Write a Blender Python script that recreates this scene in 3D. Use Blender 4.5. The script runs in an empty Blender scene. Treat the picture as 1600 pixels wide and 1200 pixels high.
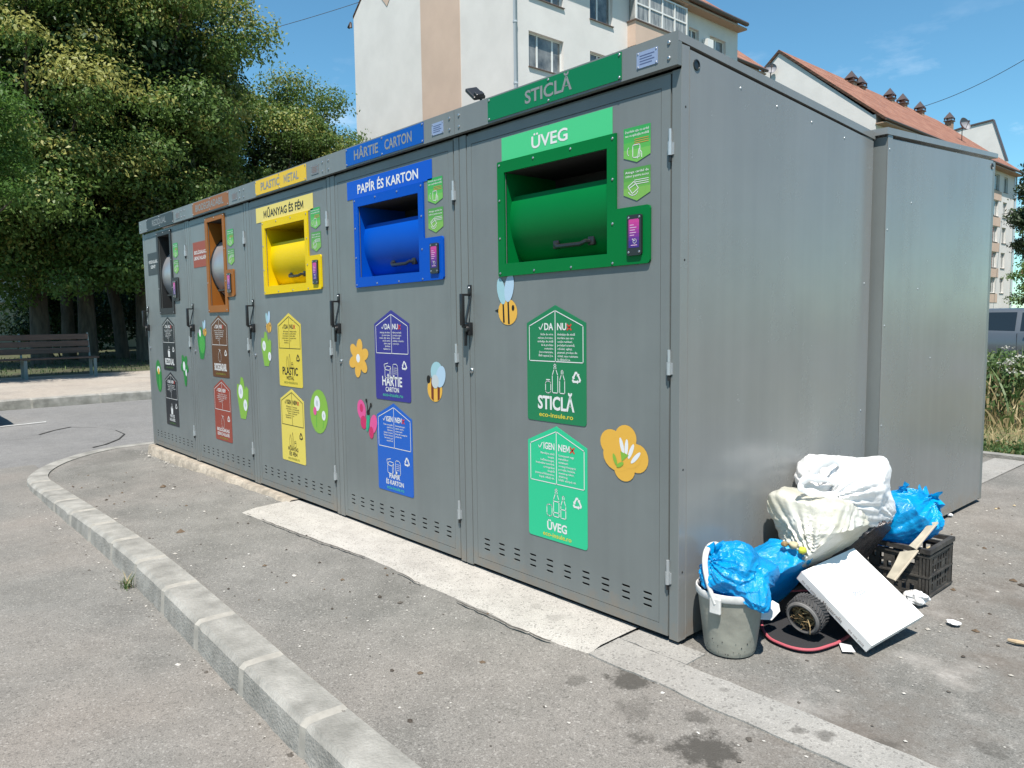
import bpy, bmesh, math, random
import numpy as np
from mathutils import Vector, Matrix, noise

SC = bpy.context.scene
C = SC.collection
rad = math.radians

# ------------------------------------------------------------------ camera, sky, sun, exposure
FOC, YAW, PIT, ROL = 1167.004, .8452852, -.0883568, -.0129990
CAM = np.array([1.53865, -2.14105, 1.16])
def cam_axes():
    cy, sy, cp, sp = math.cos(YAW), math.sin(YAW), math.cos(PIT), math.sin(PIT)
    f = np.array([-sy*cp, cy*cp, sp]); r = np.array([cy, sy, 0.]); u = np.cross(r, f)
    c, s = math.cos(ROL), math.sin(ROL)
    return c*r+s*u, -s*r+c*u, f
RX, UX, FX = cam_axes()
cam = bpy.data.cameras.new("camera"); co = bpy.data.objects.new("camera", cam); C.objects.link(co)
cam.sensor_fit = 'HORIZONTAL'; cam.sensor_width = 36; cam.lens = FOC/1600*36
cam.clip_start = .05; cam.clip_end = 2000
co.matrix_world = Matrix(((RX[0], UX[0], -FX[0], CAM[0]), (RX[1], UX[1], -FX[1], CAM[1]), (RX[2], UX[2], -FX[2], CAM[2]), (0, 0, 0, 1)))
SC.camera = co

SUN_EL, SUN_AZ = rad(63), rad(138)            # azimuth clockwise from +y
to_sun = Vector((math.sin(SUN_AZ)*math.cos(SUN_EL), math.cos(SUN_AZ)*math.cos(SUN_EL), math.sin(SUN_EL)))
w = bpy.data.worlds.new("World"); SC.world = w; w.use_nodes = True
nt = w.node_tree; N = nt.nodes; L = nt.links
bg = N['Background']; sky = N.new('ShaderNodeTexSky'); sky.sky_type = 'NISHITA'; sky.sun_disc = False
sky.sun_elevation = SUN_EL; sky.sun_rotation = SUN_AZ; sky.air_density = 1.0; sky.dust_density = 0; sky.ozone_density = 4
# a few thin clouds low over the far houses
tc = N.new('ShaderNodeTexCoord'); mp = N.new('ShaderNodeMapping'); mp.inputs['Scale'].default_value = (3, 3, 9)
nz = N.new('ShaderNodeTexNoise'); nz.inputs['Scale'].default_value = 2.6; nz.inputs['Detail'].default_value = 7; nz.inputs['Roughness'].default_value = .6
cr = N.new('ShaderNodeValToRGB'); cr.color_ramp.elements[0].position = .55; cr.color_ramp.elements[1].position = .85
sx = N.new('ShaderNodeSeparateXYZ'); mr = N.new('ShaderNodeMapRange'); mr.inputs['From Min'].default_value = .34; mr.inputs['From Max'].default_value = .2
mu = N.new('ShaderNodeMath'); mu.operation = 'MULTIPLY'; mu2 = N.new('ShaderNodeMath'); mu2.operation = 'MULTIPLY'; mu2.inputs[1].default_value = .55
mx = N.new('ShaderNodeMixRGB'); mx.inputs['Color2'].default_value = (8.5, 8.8, 9.2, 1)
L.new(tc.outputs['Generated'], mp.inputs['Vector']); L.new(mp.outputs[0], nz.inputs['Vector']); L.new(nz.outputs['Fac'], cr.inputs[0])
L.new(tc.outputs['Generated'], sx.inputs[0]); L.new(sx.outputs['Z'], mr.inputs['Value'])
L.new(cr.outputs[0], mu.inputs[0]); L.new(mr.outputs[0], mu.inputs[1]); L.new(mu.outputs[0], mu2.inputs[0])
L.new(mu2.outputs[0], mx.inputs['Fac']); tint = N.new('ShaderNodeMixRGB'); tint.blend_type = 'MULTIPLY'; tint.inputs[0].default_value = 1; tint.inputs[2].default_value = (.60, .92, .90, 1)
L.new(sky.outputs[0], tint.inputs[1]); L.new(tint.outputs[0], mx.inputs['Color1']); L.new(mx.outputs[0], bg.inputs['Color'])
bg.inputs['Strength'].default_value = .10
sl = bpy.data.lights.new("sun", 'SUN'); sl.energy = 4.9; sl.angle = rad(.53); sl.color = (1, .945, .865)
so = bpy.data.objects.new("sun", sl); C.objects.link(so); so.rotation_euler = to_sun.to_track_quat('Z', 'Y').to_euler()
SC.view_settings.view_transform = 'Standard'; SC.view_settings.look = 'None'; SC.view_settings.gamma = 1
SC.view_settings.exposure = .85
SC.cycles.max_bounces = 8; SC.cycles.transparent_max_bounces = 12

# ------------------------------------------------------------------ surveying: photo points (1600 px wide) brought onto real planes
def ray(px, py):
    return RX*((px-800)/FOC) + UX*(-(py-600)/FOC) + FX
def G(px, py, z=0.):
    d = ray(px, py); return CAM + d*((z-CAM[2])/d[2])
def Fp(px, py, y=0.):
    d = ray(px, py); return CAM + d*((y-CAM[1])/d[1])
def Sp(px, py, x=0.):
    d = ray(px, py); return CAM + d*((x-CAM[0])/d[0])
def A(px, py, t): return CAM + ray(px, py)*t

# ------------------------------------------------------------------ object helpers
def obj(name, me, parent=None, loc=None):
    o = bpy.data.objects.new(name, me); C.objects.link(o)
    if parent: o.parent = parent
    if loc is not None: o.location = loc
    return o
def thing(name, label, cat, loc=(0, 0, 0), group=None, rz=0):
    o = bpy.data.objects.new(name, None); C.objects.link(o); o.location = loc; o.rotation_euler = (0, 0, rz)
    o.empty_display_size = .1
    return tag(o, label, cat, group)
def tag(o, label, cat, group=None):
    o['label'] = label; o['category'] = cat
    if group: o['group'] = group
    return o
def kind(o, k): o['kind'] = k; return o

def hx(s):
    s = s.lstrip('#'); v = [int(s[i:i+2], 16)/255 for i in (0, 2, 4)]
    return tuple(c/12.92 if c <= .04045 else ((c+.055)/1.055)**2.4 for c in v)

class MB:
    """collects faces with material indices and links them as one mesh"""
    def __init__(self): self.v = []; self.f = []; self.m = []
    def add(self, vs, fs, m=0):
        b = len(self.v); self.v += [tuple(map(float, p)) for p in vs]
        for f in fs: self.f.append(tuple(b+i for i in f)); self.m.append(m)
    def box(self, x0, x1, y0, y1, z0, z1, m=0, M=None):
        vs = [(x, y, z) for x in (x0, x1) for y in (y0, y1) for z in (z0, z1)]
        if M is not None: vs = [M @ Vector(p) for p in vs]
        self.add(vs, [(0, 1, 3, 2), (4, 6, 7, 5), (0, 4, 5, 1), (2, 3, 7, 6), (0, 2, 6, 4), (1, 5, 7, 3)], m)
    def bbox(self, x0, x1, y0, y1, z0, z1, b, m=0, M=None):
        """box with chamfered edges along its length in every direction"""
        bm = bmesh.new(); bmesh.ops.create_cube(bm, size=1)
        for v in bm.verts: v.co = Vector(((x0+x1)/2+v.co.x*(x1-x0), (y0+y1)/2+v.co.y*(y1-y0), (z0+z1)/2+v.co.z*(z1-z0)))
        bmesh.ops.bevel(bm, geom=bm.edges[:], offset=b, segments=2, affect='EDGES', profile=.5)
        bm.verts.index_update()
        vs = [v.co.copy() for v in bm.verts]
        if M is not None: vs = [M @ p for p in vs]
        self.add(vs, [tuple(v.index for v in f.verts) for f in bm.faces], m); bm.free()
    def tube(self, pts, r, n=8, m=0, cap=True, flat=None):
        pts = [Vector(p) for p in pts]; k = len(pts); rs = r if hasattr(r, '__len__') else [r]*k
        ref = None; vs = []
        for i, p in enumerate(pts):
            t = (pts[min(i+1, k-1)]-pts[max(i-1, 0)]).normalized()
            if ref is None:
                ref = t.orthogonal().normalized() if flat is None else (Vector(flat)-t*t.dot(Vector(flat))).normalized()
            ref = (ref-t*t.dot(ref)).normalized(); b = t.cross(ref)
            for j in range(n):
                a = 2*math.pi*j/n
                vs.append(p+ref*(math.cos(a)*rs[i]*(1 if flat is None else .22))+b*(math.sin(a)*rs[i]))
        fs = [(i*n+j, i*n+(j+1) % n, (i+1)*n+(j+1) % n, (i+1)*n+j) for i in range(k-1) for j in range(n)]
        if cap: fs += [tuple(range(n-1, -1, -1)), tuple((k-1)*n+j for j in range(n))]
        self.add(vs, fs, m)
    def lathe(self, prof, n=32, m=0, M=None, close=False):
        vs = [(r*math.cos(2*math.pi*j/n), r*math.sin(2*math.pi*j/n), z) for r, z in prof for j in range(n)]
        if M is not None: vs = [M @ Vector(p) for p in vs]
        k = len(prof)
        fs = [(i*n+j, i*n+(j+1) % n, (i+1)*n+(j+1) % n, (i+1)*n+j) for i in range(k-1) for j in range(n)]
        if close: fs += [((k-1)*n+j, (k-1)*n+(j+1) % n, (j+1) % n, j) for j in range(n)]
        self.add(vs, fs, m)
    def flat(self, loops, fn, m=0):
        """fill 2d loops (outer and holes) once, placed through fn(a, b) -> point"""
        v2, tr = fill2d(loops); self.add([fn(a, b) for a, b in v2], tr, m)
    def plate(self, loops, f0, f1, m=0, mside=None):
        """a sheet of real thickness with holes: f0 and f1 place its two faces"""
        v2, tr = fill2d(loops); self.add([f0(a, b) for a, b in v2], tr, m); self.add([f1(a, b) for a, b in v2], [t[::-1] for t in tr], m)
        for lp in loops:
            n = len(lp)
            self.add([f0(a, b) for a, b in lp]+[f1(a, b) for a, b in lp], [(i, (i+1) % n, n+(i+1) % n, n+i) for i in range(n)], m if mside is None else mside)
    def build(self, name, mats, parent=None, smooth=False, fix=True, loc=None):
        me = self.mesh(name, mats, smooth, fix); return obj(name, me, parent, loc)
    def mesh(self, name, mats, smooth=False, fix=True, angle=40):
        me = bpy.data.meshes.new(name); me.from_pydata(self.v, [], self.f)
        for mt in (mats if isinstance(mats, (list, tuple)) else [mats]): me.materials.append(mt)
        me.polygons.foreach_set('material_index', self.m)
        if fix:
            bm = bmesh.new(); bm.from_mesh(me); bmesh.ops.recalc_face_normals(bm, faces=bm.faces[:]); bm.to_mesh(me); bm.free()
        if smooth:
            me.polygons.foreach_set('use_smooth', [True]*len(me.polygons))
            try: me.set_sharp_from_angle(angle=rad(angle))
            except Exception: pass
        me.update(); return me

def fill2d(loops):
    if len(loops) == 1 and len(loops[0]) <= 4: return list(loops[0]), [tuple(range(len(loops[0])))]
    bm = bmesh.new(); es = []
    for lp in loops:
        vs = [bm.verts.new((a, b, 0)) for a, b in lp]
        es += [bm.edges.new((vs[i], vs[(i+1) % len(vs)])) for i in range(len(vs))]
    bmesh.ops.triangle_fill(bm, edges=es, use_beauty=True, use_dissolve=False, normal=(0, 0, 1))
    bm.verts.index_update(); v = [(p.co.x, p.co.y) for p in bm.verts]; f = [tuple(q.index for q in t.verts) for t in bm.faces]
    bm.free(); return v, f

# ------------------------------------------------------------------ materials
def mat(name, col, rough=.6, metal=0., var=0., vscale=6., bump=0., bscale=40., spec=.5, trans=0., col2=None, coat=0., stretch=None):
    m = bpy.data.materials.new(name); m.use_nodes = True; t = m.node_tree; n = t.nodes; p = n['Principled BSDF']
    p.inputs['Base Color'].default_value = (*col, 1); p.inputs['Roughness'].default_value = rough; p.inputs['Metallic'].default_value = metal
    p.inputs['Specular IOR Level'].default_value = spec; p.inputs['Coat Weight'].default_value = coat
    g = n.new('ShaderNodeNewGeometry'); vec = g.outputs['Position']
    if stretch:
        mp = n.new('ShaderNodeMapping'); mp.inputs['Scale'].default_value = stretch; t.links.new(vec, mp.inputs['Vector']); vec = mp.outputs[0]
    if var or col2:
        z = n.new('ShaderNodeTexNoise'); z.inputs['Scale'].default_value = vscale; z.inputs['Detail'].default_value = 6; z.inputs['Roughness'].default_value = .6
        t.links.new(vec, z.inputs['Vector'])
        r = n.new('ShaderNodeValToRGB'); r.color_ramp.elements[0].position = .35; r.color_ramp.elements[1].position = .68
        a = tuple(c*(1-var) for c in col); b = col2 or tuple(min(1, c*(1+var)) for c in col)
        r.color_ramp.elements[0].color = (*a, 1); r.color_ramp.elements[1].color = (*b, 1)
        t.links.new(z.outputs['Fac'], r.inputs[0]); t.links.new(r.outputs[0], p.inputs['Base Color'])
    if bump:
        z = n.new('ShaderNodeTexNoise'); z.inputs['Scale'].default_value = bscale; z.inputs['Detail'].default_value = 5
        t.links.new(vec, z.inputs['Vector']); b = n.new('ShaderNodeBump'); b.inputs['Strength'].default_value = bump; b.inputs['Distance'].default_value = .02
        t.links.new(z.outputs['Fac'], b.inputs['Height']); t.links.new(b.outputs[0], p.inputs['Normal'])
    if trans:
        tr = n.new('ShaderNodeBsdfTranslucent'); mxs = n.new('ShaderNodeMixShader'); mxs.inputs[0].default_value = trans
        src = p.inputs['Base Color'].links[0].from_socket if p.inputs['Base Color'].is_linked else None
        if src: t.links.new(src, tr.inputs['Color'])
        else: tr.inputs['Color'].default_value = (*col, 1)
        o = n['Material Output']; t.links.new(p.outputs[0], mxs.inputs[1]); t.links.new(tr.outputs[0], mxs.inputs[2]); t.links.new(mxs.outputs[0], o.inputs['Surface'])
    return m
_pm = {}
def paint(h, rough=.45, **k):
    key = (h, rough, tuple(k.items()))
    if key not in _pm: _pm[key] = mat("paint", tuple(c*.66 for c in hx(h)), rough, **{'spec': .3, **k})
    return _pm[key]

def asphalt(name, dark, light, tint, stains=(), grain=1., dirt=False):
    m = bpy.data.materials.new(name); m.use_nodes = True; t = m.node_tree; n = t.nodes; p = n['Principled BSDF']; l = t.links.new
    p.inputs['Roughness'].default_value = .9; p.inputs['Specular IOR Level'].default_value = .25
    g = n.new('ShaderNodeNewGeometry'); pos = g.outputs['Position']
    def nz(sc, det=4, ro=.55):
        z = n.new('ShaderNodeTexNoise'); z.inputs['Scale'].default_value = sc; z.inputs['Detail'].default_value = det; z.inputs['Roughness'].default_value = ro; l(pos, z.inputs['Vector']); return z.outputs['Fac']
    def ramp(s, a, b, ca, cb):
        r = n.new('ShaderNodeValToRGB'); r.color_ramp.elements[0].position = a; r.color_ramp.elements[1].position = b
        r.color_ramp.elements[0].color = (*ca, 1); r.color_ramp.elements[1].color = (*cb, 1); l(s, r.inputs[0]); return r.outputs[0]
    def mixc(mode, f, a, b):
        x = n.new('ShaderNodeMixRGB'); x.blend_type = mode
        if isinstance(f, float): x.inputs[0].default_value = f
        else: l(f, x.inputs[0])
        for i, s in ((1, a), (2, b)):
            if isinstance(s, tuple): x.inputs[i].default_value = (*s, 1)
            else: l(s, x.inputs[i])
        return x.outputs[0]
    base = ramp(nz(1.1, 5, .6), .36, .66, dark, light)
    base = mixc('MIX', ramp(nz(.55, 3), .45, .62, (0, 0, 0), (.8, .8, .8)), base, tint)
    base = mixc('MULTIPLY', .8, base, ramp(nz(9, 6, .7), .3, .7, (.84, .84, .84), (1.14, 1.14, 1.14)))
    base = mixc('MULTIPLY', .9*grain, base, ramp(nz(230, 3, .7), .34, .66, (.6, .6, .6), (1.34, 1.34, 1.34)))
    v = n.new('ShaderNodeTexVoronoi'); v.inputs['Scale'].default_value = 150; l(pos, v.inputs['Vector'])
    sep = n.new('ShaderNodeSeparateColor'); l(v.outputs['Color'], sep.inputs[0])
    base = mixc('MIX', ramp(sep.outputs[0], .93, .95, (0, 0, 0), (.25, .25, .25)), base, (.42, .40, .37))
    base = mixc('MIX', ramp(sep.outputs[1], .9, .93, (0, 0, 0), (.38, .38, .38)), base, (.05, .048, .044))
    if dirt:
        sp = n.new('ShaderNodeSeparateXYZ'); l(pos, sp.inputs[0]); mrr = n.new('ShaderNodeMapRange'); mrr.inputs['From Min'].default_value = -.1; mrr.inputs['From Max'].default_value = .7; l(sp.outputs['X'], mrr.inputs['Value'])
        mq = n.new('ShaderNodeMath'); mq.operation = 'MULTIPLY'; l(mrr.outputs[0], mq.inputs[0]); l(ramp(nz(2.3, 8, .72), .46, .64, (0, 0, 0), (.8, .8, .8)), mq.inputs[1]); base = mixc('MIX', mq.outputs[0], base, (.105, .09, .076))
        mq = n.new('ShaderNodeMath'); mq.operation = 'MULTIPLY'; l(mrr.outputs[0], mq.inputs[0]); l(ramp(nz(3.1, 8, .7), .52, .7, (0, 0, 0), (.6, .6, .6)), mq.inputs[1]); base = mixc('MIX', mq.outputs[0], base, (.34, .32, .295))
    for (sx_, sy_, rr, amt) in stains:
        d = n.new('ShaderNodeVectorMath'); d.operation = 'DISTANCE'; d.inputs[1].default_value = (sx_, sy_, -.02); l(pos, d.inputs[0])
        wv = nz(22, 6, .72); a = n.new('ShaderNodeMath'); a.operation = 'MULTIPLY_ADD'; a.inputs[1].default_value = rr*2.4; l(wv, a.inputs[0]); l(d.outputs['Value'], a.inputs[2])
        f = ramp(a.outputs[0], rr*1.72, rr*2.08, (amt, amt, amt), (0, 0, 0))
        base = mixc('MIX', f, base, (.05, .046, .04))
    l(base, p.inputs['Base Color'])
    b = n.new('ShaderNodeBump'); b.inputs['Strength'].default_value = .5; b.inputs['Distance'].default_value = .006
    l(nz(190, 3, .6), b.inputs['Height']); l(b.outputs[0], p.inputs['Normal'])
    return m

def plastic_bag(name, col, rough, trans, col2=None, vscale=9, crease=60, strength=.5, hole=None):
    m = mat(name, col, rough, var=.12 if not col2 else 0, vscale=vscale, col2=col2, trans=trans, spec=.6)
    t = m.node_tree; n = t.nodes; p = n['Principled BSDF']; g = n.new('ShaderNodeNewGeometry')
    a = n.new('ShaderNodeTexNoise'); a.inputs['Scale'].default_value = crease*.4; a.inputs['Detail'].default_value = 5; a.inputs['Distortion'].default_value = 1.8
    t.links.new(g.outputs['Position'], a.inputs['Vector'])
    v = n.new('ShaderNodeTexVoronoi'); v.feature = 'DISTANCE_TO_EDGE'; v.inputs['Scale'].default_value = crease*.5; t.links.new(a.outputs['Color'], v.inputs['Vector'])
    v.inputs['Scale'].default_value = 7
    b = n.new('ShaderNodeBump'); b.inputs['Strength'].default_value = strength; b.inputs['Distance'].default_value = .02
    t.links.new(v.outputs['Distance'], b.inputs['Height']); t.links.new(b.outputs[0], p.inputs['Normal'])
    return m

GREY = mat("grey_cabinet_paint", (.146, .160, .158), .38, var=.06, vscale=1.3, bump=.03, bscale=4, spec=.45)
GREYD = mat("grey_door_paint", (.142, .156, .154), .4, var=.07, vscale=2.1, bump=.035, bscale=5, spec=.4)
SIDE = mat("grey_lit_side_paint", (.192, .197, .193), .27, var=.07, vscale=1.1, bump=.06, bscale=2.2, spec=.5)  # cabinet grey lightened to hold the brighter light on the side
def grime(m):
    t = m.node_tree; n = t.nodes; p = n['Principled BSDF']; g = n.new('ShaderNodeNewGeometry'); z = n.new('ShaderNodeSeparateXYZ'); t.links.new(g.outputs['Position'], z.inputs[0])
    q = n.new('ShaderNodeTexNoise'); q.inputs['Scale'].default_value = 9; q.inputs['Detail'].default_value = 8; q.inputs['Roughness'].default_value = .75; t.links.new(g.outputs['Position'], q.inputs['Vector'])
    r = n.new('ShaderNodeMapRange'); r.inputs['From Min'].default_value = .02; r.inputs['From Max'].default_value = .22; r.inputs['To Min'].default_value = .20; r.inputs['To Max'].default_value = -.25; t.links.new(z.outputs['Z'], r.inputs['Value'])
    a = n.new('ShaderNodeMath'); a.operation = 'ADD'; t.links.new(q.outputs['Fac'], a.inputs[0]); t.links.new(r.outputs[0], a.inputs[1])
    c = n.new('ShaderNodeValToRGB'); c.color_ramp.elements[0].position = .56; c.color_ramp.elements[1].position = .8; c.color_ramp.elements[1].color = (.7, .7, .7, 1); t.links.new(a.outputs[0], c.inputs[0])
    x = n.new('ShaderNodeMixRGB'); s = p.inputs['Base Color'].links[0].from_socket; t.links.new(s, x.inputs[1]); x.inputs[2].default_value = (.19, .155, .12, 1); t.links.new(c.outputs[0], x.inputs[0]); t.links.new(x.outputs[0], p.inputs['Base Color'])
def wear(m, lo, hi):
    """uneven gloss, faint rain streaks and fine scuffs"""
    t = m.node_tree; n = t.nodes; p = n['Principled BSDF']; g = n.new('ShaderNodeNewGeometry')
    q = n.new('ShaderNodeTexNoise'); q.inputs['Scale'].default_value = 2.5; q.inputs['Detail'].default_value = 8; q.inputs['Roughness'].default_value = .7; t.links.new(g.outputs['Position'], q.inputs['Vector'])
    r = n.new('ShaderNodeMapRange'); r.inputs['From Min'].default_value = .3; r.inputs['From Max'].default_value = .7; r.inputs['To Min'].default_value = lo; r.inputs['To Max'].default_value = hi; t.links.new(q.outputs['Fac'], r.inputs['Value']); t.links.new(r.outputs[0], p.inputs['Roughness'])
    mp = n.new('ShaderNodeMapping'); mp.inputs['Scale'].default_value = (16, 16, .7); t.links.new(g.outputs['Position'], mp.inputs['Vector'])
    q = n.new('ShaderNodeTexNoise'); q.inputs['Scale'].default_value = 1; q.inputs['Detail'].default_value = 6; t.links.new(mp.outputs[0], q.inputs['Vector'])
    c = n.new('ShaderNodeValToRGB'); c.color_ramp.elements[0].position = .35; c.color_ramp.elements[1].position = .7; c.color_ramp.elements[0].color = (.965, .965, .965, 1); c.color_ramp.elements[1].color = (1.035, 1.035, 1.03, 1); t.links.new(q.outputs['Fac'], c.inputs[0])
    x = n.new('ShaderNodeMixRGB'); x.blend_type = 'MULTIPLY'; x.inputs[0].default_value = 1; s = p.inputs['Base Color'].links[0].from_socket; t.links.new(s, x.inputs[1]); t.links.new(c.outputs[0], x.inputs[2])
    v = n.new('ShaderNodeTexNoise'); v.inputs['Scale'].default_value = 11; v.inputs['Detail'].default_value = 10; v.inputs['Roughness'].default_value = .8; t.links.new(g.outputs['Position'], v.inputs['Vector'])
    c = n.new('ShaderNodeValToRGB'); c.color_ramp.elements[0].position = .72; c.color_ramp.elements[1].position = .76; c.color_ramp.elements[1].color = (.22, .22, .22, 1); t.links.new(v.outputs['Fac'], c.inputs[0])
    y = n.new('ShaderNodeMixRGB'); t.links.new(c.outputs[0], y.inputs[0]); t.links.new(x.outputs[0], y.inputs[1]); y.inputs[2].default_value = (.24, .24, .235, 1); t.links.new(y.outputs[0], p.inputs['Base Color'])
for m_, a_, b_ in ((GREY, .30, .46), (GREYD, .32, .48), (SIDE, .17, .32)): wear(m_, a_, b_); grime(m_)
DARK = mat("dark_gap", (.012, .012, .012), .8)
BLACKM = mat("black_powder_coat", (.012, .012, .013), .35, spec=.5)
BLACKP = mat("black_plastic", (.015, .015, .016), .3)
STEEL = mat("bright_steel", (.42, .43, .44), .35, metal=1., var=.1, vscale=30)
ZINC = mat("zinc_hinge", (.42, .44, .45), .42, metal=.6)
CONC = mat("kerb_concrete", (.21, .203, .182), .9, var=.24, vscale=7, bump=.35, bscale=90, col2=(.29, .28, .255))
PLINTH = mat("rough_plinth_concrete", (.29, .25, .20), .95, var=.3, vscale=10, bump=.6, bscale=30)
MORTAR = mat("joint_mortar", (.275, .26, .23), .95, var=.15, vscale=20)
STAINS = [(.02, -.30, .085, .85), (.0, -.21, .03, .7), (.41, -.45, .11, .9), (.25, -.52, .05, .6), (.30, -.33, .05, .6), (.52, -.56, .09, .65), (.15, -.42, .09, .4),
          (-.1, -.42, .05, .45), (.75, -.1, .06, .5), (.95, .1, .05, .45), (-6.2, -.35, .5, .25)]
CONCW = asphalt("fresh_concrete", (.315, .298, .272), (.375, .358, .328), (.34, .32, .292), [(-.62, -.12, .035, .25), (-.48, -.14, .05, .22)], grain=.65)
CONCG = asphalt("smooth_concrete", (.235, .228, .212), (.29, .282, .262), (.25, .235, .215), [(.55, -.2, .03, .6), (.62, -.17, .035, .6), (.28, -.15, .02, .35), (1.0, -.2, .04, .5)], grain=.5)
ASPH_I = asphalt("worn_pale_asphalt", (.132, .128, .117), (.196, .189, .174), (.182, .167, .150), STAINS, grain=1., dirt=True)
ASPH_P = asphalt("parking_asphalt", (.142, .137, .126), (.186, .180, .166), (.198, .176, .155), grain=.75)
ASPH_R = asphalt("road_asphalt", (.145, .143, .14), (.185, .182, .178), (.16, .157, .152), grain=.6)
PAVE = asphalt("beige_pavement", (.26, .23, .20), (.34, .31, .27), (.30, .26, .22), grain=.5)
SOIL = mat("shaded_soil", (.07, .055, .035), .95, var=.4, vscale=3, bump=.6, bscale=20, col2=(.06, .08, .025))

# ------------------------------------------------------------------ ground, roads, kerbs
def sm(a, b, x): t = min(1, max(0, (x-a)/(b-a))); return t*t*(3-2*t)
def zi(x, y): return -.02 - .04*sm(0, 1.0, -y) - .075*sm(-2.2, -6.2, x)
def sheet(name, pts, m):
    b = MB(); b.add(pts, [tuple(range(len(pts)))]); return kind(b.build(name, m), 'structure')
b = MB(); b.box(-600, 600, -600, 900, -.7, -.26)
kind(b.build("ground", mat("dry_ground", (.13, .125, .07), .95, var=.35, vscale=.6, bump=.3, bscale=3, col2=(.1, .13, .05))), 'structure')
sheet("road", [(-12.3, -60, -.172), (-6.3, -60, -.172), (-6.3, 70, -.172), (-12.3, 70, -.172)], ASPH_R)
sheet("parking_bay", [(-7.25, -14, -.168), (14, -14, -.168), (14, -.9, -.168), (-6.7, -.9, -.168)], ASPH_P)
# island path (inner kerb edge): straight along x, round the nose, then north
W_K = .15
def kerb_path():
    P = [(8-.25*i, -1.05-.085*sm(-3.0, .3, 8-.25*i)-.03*max(0, 8-.25*i-.3)) for i in range(int((8+5.6)/.25)+1)]
    x0, y0 = P[-1]; R_ = 1.0
    for i in range(1, 17):
        a = rad(-90-i*80/16); P.append((x0-.0+R_*1.25*math.cos(a), y0+R_+R_*math.sin(a)))
    x1, y1 = P[-1]
    for i in range(1, 21): P.append((x1-.012*i, y1+.25*i))
    return P
KP = kerb_path()
def normals(P):
    out = []
    for i in range(len(P)):
        a, c = P[max(i-1, 0)], P[min(i+1, len(P)-1)]; t = Vector((c[0]-a[0], c[1]-a[1])).normalized(); out.append((-t.y, t.x))   # left of travel = outside
    return out
KN = normals(KP)
b = MB(); rows = 40
vs = []
for (x, y), (nx, ny) in zip(KP, KN):
    ix, iy = x-nx*.06, y-ny*.06
    tx = min(8, max(-6.7, x)) if y < 3 else x
    ty = 4.72
    for j in range(rows+1):
        f = (j/rows)**1.5; px, py = ix+(tx-ix)*f, iy+(ty-iy)*f
        z = zi(px, py)+.004*noise.noise(Vector((px*2, py*2, 0)))+.003*noise.noise(Vector((px*7, py*7, 3)))
        vs.append((px, py, z))
fs = [(i*(rows+1)+j, i*(rows+1)+j+1, (i+1)*(rows+1)+j+1, (i+1)*(rows+1)+j) for i in range(len(KP)-1) for j in range(rows)]
b.add(vs, fs); kind(b.build("island_asphalt", ASPH_I, smooth=True), 'structure')

def kerb(name, P, Nn, ztop, zbot, width, mats, joint=.5, chips=True, seed=1, drop=None):
    """a row of kerb stones: rounded profile swept along P (inner edge), outside = Nn"""
    b = MB(); R = random.Random(seed); s = 0.; nextj = R.random()*joint
    prof = []
    vs = []; k = 0; dense = []
    for i in range(len(P)-1):
        d = math.dist(P[i], P[i+1]); n = max(1, int(d/.03))
        for j in range(n):
            f = j/n; dense.append((P[i][0]*(1-f)+P[i+1][0]*f, P[i][1]*(1-f)+P[i+1][1]*f, Nn[i][0]*(1-f)+Nn[i+1][0]*f, Nn[i][1]*(1-f)+Nn[i+1][1]*f))
    prev = None; m = []
    for i, (x, y, nx, ny) in enumerate(dense):
        if prev: s += math.dist((x, y), prev)
        prev = (x, y); inj = s % joint < .012
        zt = ztop(x, y); zb = zbot; dd = .006 if inj else 0
        wob = .004*noise.noise(Vector((x*9, y*9, 1)))+.003*noise.noise(Vector((x*40, y*40, 7)))
        ch = max(0, noise.noise(Vector((x*6, y*6, 11)))-.35)*.06 if chips else 0
        c = .018+ch
        stone = int(s/joint); dz = .006*math.sin(stone*12.9); dn = .006*math.sin(stone*7.3+1)
        pr = [(-.004, zb), (-.004, zt+dz-dd*.3), (.01, zt+dz-dd), (width*.5, zt+dz+.002-dd), (width-c-.004+dn, zt+dz-dd), (width-.004+dn-dd, zt+dz-c*.9), (width+wob+dn-dd, zt-.05), (width+.01+wob+dn-dd, zb)]
        vs += [(x+nx*o, y+ny*o, z) for o, z in pr]; m.append(1 if inj else 0)
    n = len(pr)
    fs = []; ms = []
    for i in range(len(dense)-1):
        for j in range(n-1): fs.append((i*n+j, i*n+j+1, (i+1)*n+j+1, (i+1)*n+j)); ms.append(m[i])
    b.add(vs, fs); b.m = ms
    o = obj(name, b.mesh(name, mats, True, True, 24)); return kind(o, 'structure')
INN = [(x-nx*.0, y-ny*.0) for (x, y), (nx, ny) in zip(KP, KN)]
INN = [(x+nx*(-.075), y+ny*(-.075)) for (x, y), (nx, ny) in zip(KP, KN)]
kerb("kerb", INN, KN, lambda x, y: zi(x, y)+.008, -.24, W_K, [CONC, MORTAR], .5, seed=3)
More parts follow.
